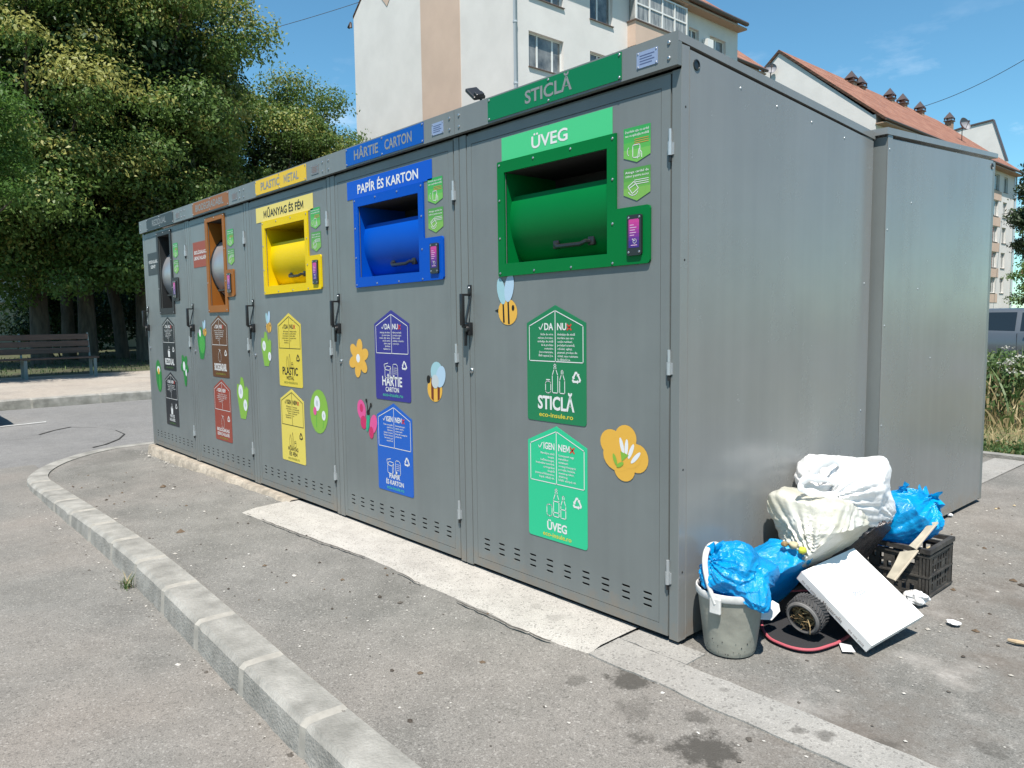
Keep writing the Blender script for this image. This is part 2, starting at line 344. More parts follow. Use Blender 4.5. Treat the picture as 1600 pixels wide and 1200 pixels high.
# flush kerb running away under the near corner
b = MB()
def strip(b, x0, x1, y0, y1, lift, n, m=0, wob=.01, s=0):
    for i in range(n):
        xa, xb = x0+(x1-x0)*i/n, x0+(x1-x0)*(i+1)/n
        def e(x, y, k): return y+wob*noise.noise(Vector((x*5, k, s)))+wob*.6*noise.noise(Vector((x*21, k, s)))
        q = [(xa, e(xa, y0, 0)), (xb, e(xb, y0, 0)), (xb, e(xb, y1, 9)), (xa, e(xa, y1, 9))]
        b.add([(x, y, zi(x, y)+lift) for x, y in q]+[(x, y, zi(x, y)-.03) for x, y in q], [(0, 1, 2, 3), (0, 1, 5, 4), (2, 3, 7, 6), (3, 0, 4, 7), (1, 2, 6, 5)], m)
strip(b, -.19, 7.9, -.262, -.098, .006, 160, wob=.009)
kind(b.build("flush_kerb", CONCG), 'structure')
b = MB(); strip(b, -.185, .10, -.097, .02, .0055, 14, wob=.012, s=5); kind(b.build("concrete_patch", CONCG), 'structure')
b = MB(); n = 90
low = [tuple(G(*p, -.018)[:2]) for p in ((384, 800), (400, 806), (479, 838), (550, 862), (606, 885), (670, 917), (726, 943), (797, 975), (850, 997), (912, 1018), (925, 1022))]
for i in range(n):
    for j in range(4):
        q = []
        for ii, jj in ((i, j), (i+1, j), (i+1, j+1), (i, j+1)):
            x = -3.06+2.865*ii/n; yl = np.interp(x, [p[0] for p in low], [p[1] for p in low])+.010*noise.noise(Vector((x*8, 3, 1)))+.006*noise.noise(Vector((x*30, 3, 1)))
            yh = .02; y = yl+(yh-yl)*jj/4
            xx = x+(.03*(1-jj/4)*0)
            q.append((xx, y, zi(xx, y)+.009+(.0012*noise.noise(Vector((x*12, y*12, 0))) if jj else -.012)))
        b.add(q, [(0, 1, 2, 3)])
kind(b.build("concrete_apron", CONCW, smooth=True), 'structure')
b = MB()                                       # dark broken strip painting the shadow at the apron's lip
for i in range(150):
    x0_, x1_ = -2.95+2.75*i/150, -2.95+2.75*(i+1)/150
    if noise.noise(Vector((x0_*2.3, 5, 0))) < -.12: continue
    def ce(x): return float(np.interp(x, [p[0] for p in low], [p[1] for p in low]))+.010*noise.noise(Vector((x*8, 3, 1)))+.006*noise.noise(Vector((x*30, 3, 1)))-.006+.006*noise.noise(Vector((x*17, 1, 1)))
    def cw(x): return .0035+.006*abs(noise.noise(Vector((x*9, 7, 0))))
    b.add([(x0_, ce(x0_)-cw(x0_), zi(x0_, -.2)+.0075), (x1_, ce(x1_)-cw(x1_), zi(x1_, -.2)+.0075), (x1_, ce(x1_)+cw(x1_)*.4, zi(x1_, -.2)+.0075), (x0_, ce(x0_)+cw(x0_)*.4, zi(x0_, -.2)+.0075)], [(0, 1, 2, 3)])
kind(b.build("apron_lip_shadow", mat("painted_lip_shadow", (.05, .045, .04), .95)), 'structure')
b = MB()                                       # plinth under the far cabinets
P0, P1 = -6.12, -3.02; n = 40; vs = []
for i in range(n+1):
    x = P0+(P1-P0)*i/n; o = -.055+.02*noise.noise(Vector((x*4, 0, 0)))+.01*noise.noise(Vector((x*15, 0, 4)))
    zt = -.012+.006*noise.noise(Vector((x*6, 2, 0)))
    vs += [(x, 1.5, zt), (x, o+.012, zt), (x, o, zt-.012), (x, o-.015, zi(x, -.05)-.03)]
fs = [(i*4+j, i*4+j+1, (i+1)*4+j+1, (i+1)*4+j) for i in range(n) for j in range(3)]+[(0, 1, 2, 3)]
b.add(vs, fs); kind(b.build("concrete_plinth", PLINTH, smooth=True), 'structure')
# right-hand end: light slab strip, edge kerb
b = MB()
for i in range(12):
    q = [(-.33, 3.2+.125*i), (-.1, 3.2+.125*i), (-.1, 3.2+.125*(i+1)), (-.33, 3.2+.125*(i+1))]
    b.add([(x, y, zi(x, y)+.006) for x, y in q], [(0, 1, 2, 3)])
kind(b.build("paving_strip", CONCG), 'structure')
PB = [(8-.5*i, 4.72) for i in range(30)]
kerb("kerb", PB, [(0, 1)]*len(PB), lambda x, y: zi(x, y)+.03, -.3, .12, [CONC, MORTAR], 1., seed=8)
sheet("lawn", [(-6.6, 4.83, -.06), (9, 4.83, -.06), (12, 14, -.2), (-6.6, 14, -.2)], mat("dry_lawn", (.20, .16, .075), .95, var=.35, vscale=4, bump=.6, bscale=40, col2=(.12, .14, .045)))
sheet("side_street", [(-6.3, 14, -.235), (40, 14, -.235), (40, 24, -.235), (-6.3, 24, -.235)], ASPH_R)
# far kerb, pavement, soil under the trees
PF = [(-12.42+.02*i, -30+.5*i) for i in range(130)]
PF = [(-12.75+.27*((y+30)/60)*0+.0, y) for x, y in PF]
kerb("kerb", PF, [(1, 0)]*len(PF), lambda x, y: -.04, -.25, .15, [CONC, MORTAR], 1., chips=False, seed=5)
sheet("pavement", [(-18.6, -40, -.046), (-12.74, -40, -.046), (-12.74, 34, -.046), (-18.6, 34, -.046)], PAVE)
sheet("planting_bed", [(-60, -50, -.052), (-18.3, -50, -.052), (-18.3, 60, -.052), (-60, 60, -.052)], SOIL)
b = MB(); b.add([G(-60, 673.5, -.166), G(-60, 672, -.166), G(72, 658.3, -.166), G(72, 659.8, -.166)], [(0, 1, 2, 3)])
kind(b.build("road_marking", mat("worn_road_paint", (.33, .33, .32), .8, var=.3, vscale=9)), 'structure')
b = MB(); crk = [(60, 679), (85, 672), (110, 667), (150, 668), (180, 672), (194, 678), (185, 686), (165, 694), (140, 700)]
pts = []
for (x, y), (x2, y2) in zip(crk, crk[1:]):
    for i in range(6): pts.append(G(x+(x2-x)*i/6, y+(y2-y)*i/6, -.167))
vs = []
for i, p in enumerate(pts):
    ww = .012+.02*abs(noise.noise(Vector((i*.4, 0, 0)))); vs += [(p[0]-ww, p[1], p[2]), (p[0]+ww, p[1]+.01, p[2])]
b.add(vs, [(2*i, 2*i+1, 2*i+3, 2*i+2) for i in range(len(pts)-1)]); kind(b.build("tar_seam", mat("tar", (.03, .028, .026), .6)), 'structure')

# ------------------------------------------------------------------ lettering
_tx = {}
def glyphs(s, bold=.0, res=3):
    """triangulated lettering of one line: points (x, y) with cap height 1 and baseline 0"""
    key = (s, bold, res)
    if key in _tx: return _tx[key]
    if 'M' in s and bold > 0 and (len(s) > 1 or s == 'M'): return glyphs_m(s, bold, res)
    c = bpy.data.curves.new("lettering", 'FONT'); c.body = s; c.resolution_u = res; c.offset = bold
    o = bpy.data.objects.new("lettering", c); C.objects.link(o)
    dg = bpy.context.evaluated_depsgraph_get(); me = bpy.data.meshes.new_from_object(o.evaluated_get(dg), depsgraph=dg)
    v = [(p.co.x/.686, p.co.y/.686) for p in me.vertices]; f = [tuple(q.vertices) for q in me.polygons]
    C.objects.unlink(o); bpy.data.objects.remove(o); bpy.data.curves.remove(c); bpy.data.meshes.remove(me)
    _tx[key] = (v, f); return v, f
def glyphs_m(s, bold, res):
    """lines with an M: laid out letter by letter, the M drawn here (the font's own folds over itself when thickened)"""
    def wid(t): v = glyphs(t, 0., 1)[0]; return max(p[0] for p in v)-min(p[0] for p in v)
    wH = wid('H'); wHH = wid('HH'); V, F, x = [], [], 0.
    for ch in s:
        q = 'N' if ch == 'M' else ch; adv = wid('H'+q+'H')-wHH
        if ch == 'M':
            W, t = .90, .12+bold*1.5; g = [(0, 0), (0, 1), (t*1.15, 1), (W/2, .42), (W-t*1.15, 1), (W, 1), (W, 0), (W-t, 0), (W-t, .66), (W/2+.05, .16), (W/2-.05, .16), (t, .66), (t, 0)]
            v, f = fill2d([g]); lsb = .10; adv = W+.2
        elif ch == ' ': x += adv; continue
        else: v, f = glyphs(ch, bold, res); x0 = min(p[0] for p in v); lsb = wid('H'+ch)-wH-wid(ch); lsb = max(.0, lsb-.09); v = [(p[0]-x0, p[1]) for p in v]
        b0 = len(V); V += [(x+lsb+p[0], p[1]) for p in v]; F += [tuple(b0+i for i in t_) for t_ in f]; x += adv
    _tx[(s, bold, res)] = (V, F); return V, F
def put(b, s, fn, x, y, h, m=0, w=None, align='c', bold=.0, res=3):
    """write s: cap height h, baseline at y; w squeezes it to a width"""
    v, f = glyphs(s, bold, res)
    if not v: return
    x0 = min(p[0] for p in v); x1 = max(p[0] for p in v); sc = h if w is None else w/(x1-x0)
    off = {'c': (x0+x1)/2, 'l': x0, 'r': x1}[align]
    b.add([fn(x+(p[0]-off)*sc, y+p[1]*h) for p in v], f, m)
def ell(cx, cz, rx, rz, rot=0, n=20, a0=0, a1=360):
    r = rad(rot); o = []
    for i in range(n if a1-a0 >= 360 else n+1):
        a = rad(a0+(a1-a0)*i/n); x, z = rx*math.cos(a), rz*math.sin(a)
        o.append((cx+x*math.cos(r)-z*math.sin(r), cz+x*math.sin(r)+z*math.cos(r)))
    return o
def rrect(x0, x1, z0, z1, r, n=4):
    o = []
    for cx, cz, a in ((x1-r, z1-r, 0), (x0+r, z1-r, 90), (x0+r, z0+r, 180), (x1-r, z0+r, 270)):
        o += [(cx+r*math.cos(rad(a+90*i/n)), cz+r*math.sin(rad(a+90*i/n))) for i in range(n+1)]
    return o
def stroke(b, pts, w, fn, m, closed=False):
    P = [Vector(p) for p in pts]
    if closed: P.append(P[0])
    for p, q in zip(P, P[1:]):
        d = (q-p)
        if d.length < 1e-6: continue
        t = d.normalized()*w*.5; n = Vector((-t.y, t.x))
        b.add([fn(*(p-t*.9+n)), fn(*(p-t*.9-n)), fn(*(q+t*.9-n)), fn(*(q+t*.9+n))], [(0, 1, 2, 3)], m)

# ------------------------------------------------------------------ recycling cabinets
CW, CH, CD = 1.21833, 2.094, 1.50
def at(y): return lambda u, z: (u, y, z)
_cache = {}
def shared(name, key, parent, make, mats, smooth=False):
    if key not in _cache: _cache[key] = make().mesh(name, mats, smooth)
    return obj(name, _cache[key], parent)

def m_housing():
    b = MB()
    b.box(.003, .05, .0, .045, .0, 1.982); b.box(1.179, CW-.003, .0, .045, .0, 1.982)          # front posts
    b.box(.052, 1.177, .012, .04, 1.978, 1.985)
    b.box(.006, .03, .045, CD, .0, 1.97); b.box(CW-.03, CW-.006, .045, CD, .0, 1.97)            # side walls
    b.box(.03, CW-.03, CD-.02, CD-.002, .0, 1.96); b.box(.03, CW-.03, .045, CD-.02, .0, .02)
    b.box(.05, 1.179, .03, .05, .0, .012)
    return b
def m_roof():
    b = MB()
    lo, hi = .0, CW
    v = [(x, y, z) for x in (.001, CW-.001) for y, z in ((-.02, 2.097), (CD+.02, 2.000), (CD+.02, 1.968), (-.0, 2.068), (-.02, 2.068))]
    b.add(v, [(0, 1, 2, 3, 4), (5, 9, 8, 7, 6), (0, 5, 6, 1), (1, 6, 7, 2), (2, 7, 8, 3), (3, 8, 9, 4), (4, 9, 5, 0)])
    return b
def m_band():
    b = MB(); b.box(.0015, CW-.0015, -.0245, .0, 1.990, 2.0985)
    for u in (.035, 1.183):
        for z in (2.018, 2.068): dome(b, u, -.0245, z, .0075, 1)
    for i in range(9): dome(b, .12+i*.122, -.0, 2.02, .001, 1)
    return b
def dome(b, u, y, z, r, m=0, n=10):
    M = Matrix.Translation((u, y, z)) @ Matrix.Rotation(rad(90), 4, 'X')
    b.lathe([(r, 0), (r*.9, r*.35), (r*.55, r*.6), (.0001, r*.68)], n, m, M)

SLOTS = []
for i in range(10):
    for z in (.143, .1195, .096): SLOTS.append((.155+i*.1028, z))
def m_door(hole):
    b = MB()
    outer = [(.056, .008), (1.172, .008), (1.172, 1.974), (.056, 1.974)]
    iu0, iu1, iz0, iz1 = .087, 1.134, .045, 1.936
    # rim: flat frame folded round the panel
    b.plate([outer, [(iu0, iz0), (iu1, iz0), (iu1, iz1), (iu0, iz1)]], at(.0), at(.03), 0)
    g = .0022
    slots = [rrect(u-.02, u+.02, z-.0045, z+.0045, .0044, 3) for u, z in SLOTS]
    pan = [(iu0+g, iz0+g), (iu1-g, iz0+g), (iu1-g, iz1-g), (iu0+g, iz1-g)]
    b.plate([pan, hole]+slots, at(.0006), at(.006), 0)
    b.box(iu0+.02, iu1-.02, .05, .052, .07, .17, 1)            # dark interior behind the slots
    return b
def m_handle():
    b = MB(); u = .064
    b.bbox(u-.012, u+.012, -.008, -.0, 1.262, 1.312, .003)
    dome(b, u, -.008, 1.298, .006, 1)
    b.bbox(u-.007, u+.007, -.05, -.004, 1.262, 1.272, .002)
    b.bbox(u-.010, u+.010, -.058, -.040, 1.128, 1.272, .004)
    b.bbox(u-.008, u+.008, -.05, -.0, 1.118, 1.134, .003)
    b.bbox(u-.012, u+.016, -.024, -.0, 1.082, 1.142, .004)
    M = Matrix.Translation((u+.005, -.028, 1.112)) @ Matrix.Rotation(rad(90), 4, 'X')
    b.lathe([(.0001, .008), (.011, .008), (.013, .004), (.013, -.006)], 14, 0, M)
    pr = [(u-.013, 1.135), (u+.004, 1.135), (u-.003, 1.035), (u-.010, 1.035)]
    b.plate([pr], at(-.034), at(-.022), 0)
    b.tube([(u+.008, -.004, 1.262), (u+.006, -.034, 1.14)], .004, 6)
    return b
def m_lock():
    b = MB(); M = Matrix.Translation((.066, .0, .921)) @ Matrix.Rotation(rad(90), 4, 'X')
    b.lathe([(.013, 0), (.0135, .004), (.011, .007), (.006, .0075), (.0055, .004), (.0001, .004)], 18, 0, M)
    b.box(.0645, .0675, -.0052, -.0042, .916, .926, 1); return b
def m_hinge(z):
    def f():
        b = MB(); u = 1.1755
        b.tube([(u, -.007, z-.042), (u, -.007, z+.003)], .0085, 10); b.tube([(u, -.006, z+.004), (u, -.006, z+.046)], .006, 10)
        b.box(u-.006, u+.013, -.004, -.0, z-.040, z+.0); b.box(u-.004, u+.004, -.0035, -.0, z, z+.04)
        b.tube([(u, -.006, z-.062), (u, -.006, z-.043)], .0055, 8, 1)  # black stub below the barrel stands in for the hinge's shadow
        return b
    return f
def circ3(p, q, r):
    M = np.array([[2*p[0], 2*p[1], 1], [2*q[0], 2*q[1], 1], [2*r[0], 2*r[1], 1]]); s = np.array([p[0]**2+p[1]**2, q[0]**2+q[1]**2, r[0]**2+r[1]**2])
    a = np.linalg.solve(M, s); return a[0], a[1], math.sqrt(a[2]+a[0]**2+a[1]**2)
def m_drum(u0, u1, p, q, r, lip=0.):
    """curved scoop plate through three section points (y, z)"""
    yc, zc, R = circ3(p, q, r); b = MB()
    a0 = math.atan2(p[1]-zc, p[0]-yc); a1 = math.atan2(r[1]-zc, r[0]-yc)
    if a0 < 0: a0 += 2*math.pi
    if a1 < 0: a1 += 2*math.pi
    a1 += .42; n = 40; vs = []
    for i in range(n+1):
        a = a0+(a1-a0)*i/n
        for rr in (R, R-.006):
            y, z = yc+rr*math.cos(a), zc+rr*math.sin(a); vs += [(u0, y, z), (u1, y, z)]
    fs = []
    for i in range(n):
        o = 4*i; fs += [(o, o+1, o+5, o+4), (o+2, o+6, o+7, o+3), (o, o+4, o+6, o+2), (o+1, o+3, o+7, o+5)]
    fs += [(0, 2, 3, 1), (4*n, 4*n+1, 4*n+3, 4*n+2)]
    b.add(vs, fs); return b, (yc, zc, R)
def m_hood(u0, u1, z0, z1, depth, slope=0.):
    b = MB(); t = .003
    b.box(u0-t, u0, .003, depth, z0-t, z1+t); b.box(u1, u1+t, .003, depth, z0-t, z1+t)
    b.box(u0, u1, .003, depth, z1, z1+t, 1); b.box(u0, u1, .003, depth, z0-t, z0)
    b.box(u0-t, u1+t, depth, depth+t, z0-t, z1+t, 1); return b
def bezel_loops(u0, u1, z0, z1, tab, hole, r=.012):
    tu, tz0, tz1 = tab
    o = [(u0+.004, z1), (u0, z1-.004), (u0, z0+r*.5), (u0+r*.5, z0)]
    if abs(tz0-z0) < .03: o += [(tu-r, tz0), (tu-r*.3, tz0+r*.3), (tu, tz0+r)]
    else: o += [(u1, z0), (u1, tz0), (tu-r, tz0), (tu-r*.3, tz0+r*.3), (tu, tz0+r)]
    o += [(tu, tz1-r), (tu-r*.3, tz1-r*.3), (tu-r, tz1), (u1, tz1), (u1, z1)]
    return [o, hole]
def m_bezel(loops, bolts):
    def f():
        b = MB(); b.plate(loops, at(-.0095), at(-.0005), 0)
        for u, z in bolts: dome(b, u, -.0095, z, .0055, 1, 8)
        return b
    return f
def m_reader(u, z):
    def f():
        b = MB(); hh = .072
        b.plate([rrect(u-.033, u+.033, z-hh, z+hh, .008)], at(-.018), at(-.0095), 0)
        for k in range(8):      # the card panel's colour goes from pink to violet
            za, zb = z-hh*.62+k*hh*1.4/8, z-hh*.62+(k+1)*hh*1.4/8
            b.flat([[(u-.024, za), (u+.024, za), (u+.024, zb), (u-.024, zb)]], at(-.0186), 2+k)
        for du in (-.024, .024):
            for dz in (-.060, .062): dome(b, u+du, -.018, z+dz, .005, 1, 8)
        for k, wd in enumerate((.018, .03, .024, .028, .02)): b.flat([[(u-.018, z+.034-k*.009), (u-.018+wd, z+.034-k*.009), (u-.018+wd, z+.037-k*.009), (u-.018, z+.037-k*.009)]], at(-.0190), 10)
        stroke(b, ell(u+.004, z-.022, .008, .008, 0, 10), .0025, at(-.0190), 11, True); stroke(b, [(u-.006, z-.014), (u+.002, z-.02)], .003, at(-.0190), 11)
        stroke(b, [(u-.012, z-.036), (u+.014, z-.036)], .003, at(-.0190), 10)
        return b
    return f
READ = [BLACKP, STEEL]+[paint(h, .25) for h in ('#4a2d86', '#4f2f8c', '#6a3494', '#86369a', '#a0399c', '#b83d9c', '#c9419c', '#d3469c')]+[paint('#e8b8dd'), paint('#f2eef5')]

def recycle(b, cx, cz, s, fn, m):
    """triangle of three folded arrows"""
    for k in range(3):
        a = rad(120*k)
        def rot(x, z): return cx+(x*math.cos(a)-z*math.sin(a))*s, cz+(x*math.sin(a)+z*math.cos(a))*s
        b.flat([[rot(*p) for p in [(-.62, -.62), (.15, -.62), (.15, -.34), (-.42, -.34)]]], fn, m)
        b.flat([[rot(*p) for p in [(.15, -.78), (.5, -.48), (.15, -.18)]]], fn, m)
        b.flat([[rot(*p) for p in [(-.62, -.62), (-.42, -.34), (-.55, -.1), (-.82, -.3)]]], fn, m)
def icons(b, kind_, cx, z, fn, m, w=.0038):
    if kind_ == 'glass' or kind_ == 'glass2':
        s2 = kind_ == 'glass2'
        stroke(b, rrect(cx-.067, cx-.028, z, z+.062, .012, 2), w, fn, m, True)
        if not s2: stroke(b, [(cx-.06, z+.07), (cx-.035, z+.07)], w, fn, m)
        o = cx+.004
        stroke(b, [(o-.02, z+.003), (o-.02, z+.095), (o-.007, z+.125), (o-.007, z+.152), (o+.007, z+.152), (o+.007, z+.125), (o+.02, z+.095), (o+.02, z+.003)], w, fn, m, True)
        if s2: stroke(b, [(o-.02, z+.085), (o+.02, z+.085)], w, fn, m); stroke(b, [(o-.02, z+.025), (o+.02, z+.025)], w, fn, m)
        stroke(b, [(o-.007, z+.14), (o+.007, z+.14)], w, fn, m)
        o = cx+.056
        stroke(b, [(o-.018, z+.003), (o-.018, z+.07), (o-.006, z+.1), (o-.006, z+.122), (o+.006, z+.122), (o+.006, z+.1), (o+.018, z+.07), (o+.018, z+.003)], w, fn, m, True)
        if s2: stroke(b, [(o-.018, z+.05), (o+.018, z+.05)], w, fn, m)
    elif kind_ == 'paper':
        x = cx-.045
        stroke(b, [(x-.04, z), (x+.02, z-.006), (x+.035, z+.02), (x+.035, z+.075), (x-.02, z+.08), (x-.04, z+.055)], w, fn, m, True)
        stroke(b, [(x-.04, z+.055), (x+.02, z+.05), (x+.02, z-.006)], w, fn, m); stroke(b, [(x+.02, z+.05), (x+.035, z+.075)], w, fn, m)
        stroke(b, [(x-.04, z+.055), (x-.05, z+.09), (x+.0, z+.1)], w, fn, m)
        x = cx+.045
        stroke(b, [(x-.03, z-.004), (x+.02, z-.004), (x+.03, z+.006), (x+.03, z+.08), (x+.015, z+.095), (x-.022, z+.095), (x-.03, z+.085)], w, fn, m, True)
        b.flat([[(x-.03, z-.004), (x-.012, z-.004), (x-.012, z+.02), (x-.03, z+.02)]], fn, m)
        for k in range(4): stroke(b, [(x-.018, z+.03+k*.013), (x+.02, z+.03+k*.013)], w*.6, fn, m)
    elif kind_ == 'plastic':
        stroke(b, [(cx-.06, z), (cx-.06, z+.06), (cx-.045, z+.1), (cx-.03, z+.06), (cx-.03, z)], w*.7, fn, m, True)
        stroke(b, [(cx-.01, z), (cx-.012, z+.085), (cx+.0, z+.12), (cx+.012, z+.085), (cx+.01, z)], w*.7, fn, m, True)
        stroke(b, rrect(cx+.03, cx+.06, z, z+.05, .008, 2), w*.7, fn, m, True); stroke(b, [(cx+.03, z+.035), (cx+.06, z+.035)], w, fn, m)
    elif kind_ == 'bio':
        stroke(b, ell(cx, z+.05, .036, .052), w, fn, m, True); stroke(b, [(cx, z+.1), (cx+.004, z+.125)], w, fn, m); stroke(b, [(cx, z+.108), (cx-.022, z+.125)], w, fn, m)
        stroke(b, [(cx, z+.108), (cx+.024, z+.118)], w, fn, m)
    else:
        b.flat([[(cx-.03, z), (cx+.03, z), (cx+.036, z+.07), (cx-.036, z+.07)]], fn, m); stroke(b, [(cx-.03, z+.078), (cx+.03, z+.086)], w*1.6, fn, m)
        stroke(b, [(cx-.01, z+.09), (cx+.0, z+.125), (cx+.02, z+.1)], w, fn, m)
# sorting stickers: house-shaped, DA | NU or IGEN | NEM
def m_sorting(zp, spec):
    bgc, fg, eco, yes, no, left, right, icon, words = spec
    def f():
        b = MB(); u0, u1 = .443, .781; ze, zb = zp-.072, zp-.478
        if zp < 1: u1, zb = .784, zp-.482
        F0, F1 = at(-.0014), at(-.0022)
        r = .012
        b.plate([[(u0, ze), (u0, zb+r), (u0+r*.3, zb+r*.3), (u0+r, zb), (u1-r, zb), (u1-r*.3, zb+r*.3), (u1, zb+r), (u1, ze), ((u0+u1)/2, zp)]], F0, at(-.0003), 0)
        c = (u0+u1)/2; i = .016; zl = zp-(.228 if zp > 1 else .240)
        stroke(b, [(u0+i, ze-.012), (u0+i, zl), (u1-i, zl), (u1-i, ze-.012), (c, zp-.022)], .0036, F1, 1, True); stroke(b, [(c, zp-.024), (c, zl)], .0036, F1, 1)
        zt = zp-.100; h = .027; wy = .052 if yes == 'DA' else .064
        put(b, yes, F1, c-.011, zt, h, 1, w=wy, align='r', bold=.025); put(b, no, F1, c+.011, zt, h, 1, w=wy, align='l', bold=.025)
        q0 = c-.019-wy
        stroke(b, [(q0-.022, zt+.010), (q0-.015, zt), (q0, zt+.024)], .004, F1, 1)
        xx = c+.026+wy; stroke(b, [(xx-.01, zt+.001), (xx+.01, zt+.021)], .0065, F1, 3); stroke(b, [(xx-.01, zt+.021), (xx+.01, zt+.001)], .0065, F1, 3)
        for k, s in enumerate(left): put(b, s, F1, c-.012, zt-.022-.0145*k, .0088, 1, align='r', res=1, bold=.012)
        for k, s in enumerate(right): put(b, s, F1, c+.012, zt-.022-.0145*k, .0088, 1, align='l', res=1, bold=.012)
        zi_ = zl-(.130 if zp > 1 else .140)
        icons(b, icon, 0, 0, lambda u, z: F1(c-.006+u*.78, zi_+z*.78), 1, .0046); recycle(b, c+.116, zl-.062, .030, F1, 1)
        big = zp > 1
        if len(words) == 1: put(b, words[0], F1, c, zb+(.053 if big else .043), .052 if big else .034, 1, w=(.21 if len(words[0]) < 8 else .25) if big else .115, bold=.03)
        else:
            z1, h1, z2, h2 = (.078, .048, .046, .024) if big else (.074, .024, .040, .024)
            put(b, words[0], F1, c-.005, zb+z1, h1, 1, w=min(.25, len(words[0])*(.032 if big else .021)), bold=.022); put(b, words[1], F1, c-.005, zb+z2, h2, 1, w=min(.25, len(words[1])*(.0215 if big else .019)), bold=.02)
        put(b, 'eco-insule.ro', F1, c, zb+(.020 if big else .014), .0185, 2, w=.195 if big else .165, bold=.012)
        return b
    return f
WHT = paint('#f2f2f0', .4); INK = paint('#22221f', .4); RED = paint('#e2463c', .4)
def m_access(z0, z1, zt, variant):
    def f():
        b = MB(); u0, u1 = .968, 1.089; F0, F1 = at(-.0014), at(-.0021)
        n = 4          # green blends down the sheet
        zm = [z1-(z1-z0)*k/n for k in range(n+1)]
        for k in range(n): b.flat([[(u0, zm[k]), (u0, zm[k+1]), (u1, zm[k+1]), (u1, zm[k])]], F0, k)
        b.flat([[(u0, z0), ((u0+u1)/2, zt), (u1, z0)]], F0, n-1)
        c = (u0+u1)/2
        put(b, 'Deschide ușa cu cardul' if variant == 0 else 'Atinge cardul de', F1, c, z1-.018, .0085, 4, w=.106, res=1, bold=.01)
        put(b, 'sau cu aplicația mobilă' if variant == 0 else 'cititor pentru acces', F1, c, z1-.032, .0085, 4, w=.106, res=1, bold=.01)
        for k in range(3): stroke(b, [(c-.01, z1-.044-.007*k), (c+.052, z1-.044-.007*k)], .0022, F1, 5 if variant == 0 else 4)
        if variant == 0:
            stroke(b, rrect(c-.018, c+.014, z0-.004, z0+.04, .005, 2), .003, F1, 4, True)
            stroke(b, ell(c-.034, z0+.02, .009, .014, 0, 8, 110, 250), .003, F1, 4); stroke(b, [(c+.004, z0-.008), (c+.01, z0+.024), (c+.022, z0+.01), (c+.022, z0-.006)], .003, F1, 4)
        else:
            stroke(b, [(c-.04, z0+.028), (c-.012, z0+.044), (c+.008, z0+.018), (c-.02, z0+.002)], .003, F1, 4, True); stroke(b, [(c-.034, z0+.022), (c-.006, z0+.034)], .003, F1, 4)
            stroke(b, ell(c-.016, z0+.014, .022, .018, 0, 8, 200, 340), .003, F1, 4)
        return b
    return f
ACC0 = [paint(h, .4) for h in ('#3fae5c', '#4db65a', '#62bd58', '#7cc65e')]+[WHT, paint('#e0a050')]
ACC1 = [paint(h, .4) for h in ('#58a04e', '#62ab4f', '#70b552', '#86bf5a')]+[WHT, WHT]

# small cartoon stickers: layers of flat shapes, each a hair above the last
def layers(lst):
    def f():
        b = MB()
        for k, (m, lp) in enumerate(lst): b.flat([lp], at(-.0010-.00018*k), m)
        return b
    return f
STK = [paint(h, .4) for h in ('#f5bd4f', '#1d1b1a', '#a9d3dc', '#bcd8ee', '#f4f6f8', '#8fc24a', '#4fb04a', '#d6336c', '#ee5fa0', '#2fb08a', '#7a3a22', '#e88a2a', '#2f8f3f', '#cfd6d8')]
YEL, BLK, WNG, WN2, WHI, GR1, GR2, MAG, PNK, TEA, BRN, ORG, GR3, GRY = range(14)
def bee(u, z, s, flip=1, full=True):
    X = lambda x: u+x*s*flip
    def E(cx, cz, rx, rz, rot=0): return ell(X(cx), z+cz*s, rx*s, rz*s, rot*flip, 22)
    l = [(BLK, [(X(-.62), z-.12*s), (X(-.92), z-.03*s), (X(-.62), z+.06*s)]), (YEL, E(0, -.1, .66, .6, -8))]
    for o in (-.33, .02):
        l.append((BLK, [(X(o-.03), z+.46*s-abs(o)*.3*s), (X(o+.07), z+.47*s-abs(o)*.3*s), (X(o+.12), z-.66*s+abs(o)*.2*s), (X(o), z-.66*s+abs(o)*.2*s)]))
    l += [(WNG, E(-.42, .86, .28, .62, 14)), (WN2, E(.13, 1.0, .31, .66, -12)), (BLK, E(.38, .08, .09, .13))]
    return l
def petals(u, z, r, n, pr, m, rot=0): return [(m, ell(u+r*math.cos(rad(rot+360*k/n)), z+r*math.sin(rad(rot+360*k/n)), pr*1.15, pr*.8, rot+360*k/n, 14)) for k in range(n)]
def daisy(u, z, s): return [(WHI, ell(u, z, s, s*1.25, 0, 18)), (GRY, ell(u, z, s*.4, s*.5, 0, 12))]
def leafshape(u, z, s, m): return [(m, [(u-.35*s, z-1*s), (u+.25*s, z-1*s), (u+.62*s, z-.3*s), (u+.7*s, z+.45*s), (u+.45*s, z+.6*s), (u+.3*s, z+.42*s), (u+.12*s, z+.95*s), (u-.15*s, z+1*s), (u-.3*s, z+.6*s), (u-.62*s, z+.65*s), (u-.7*s, z+.2*s)])]
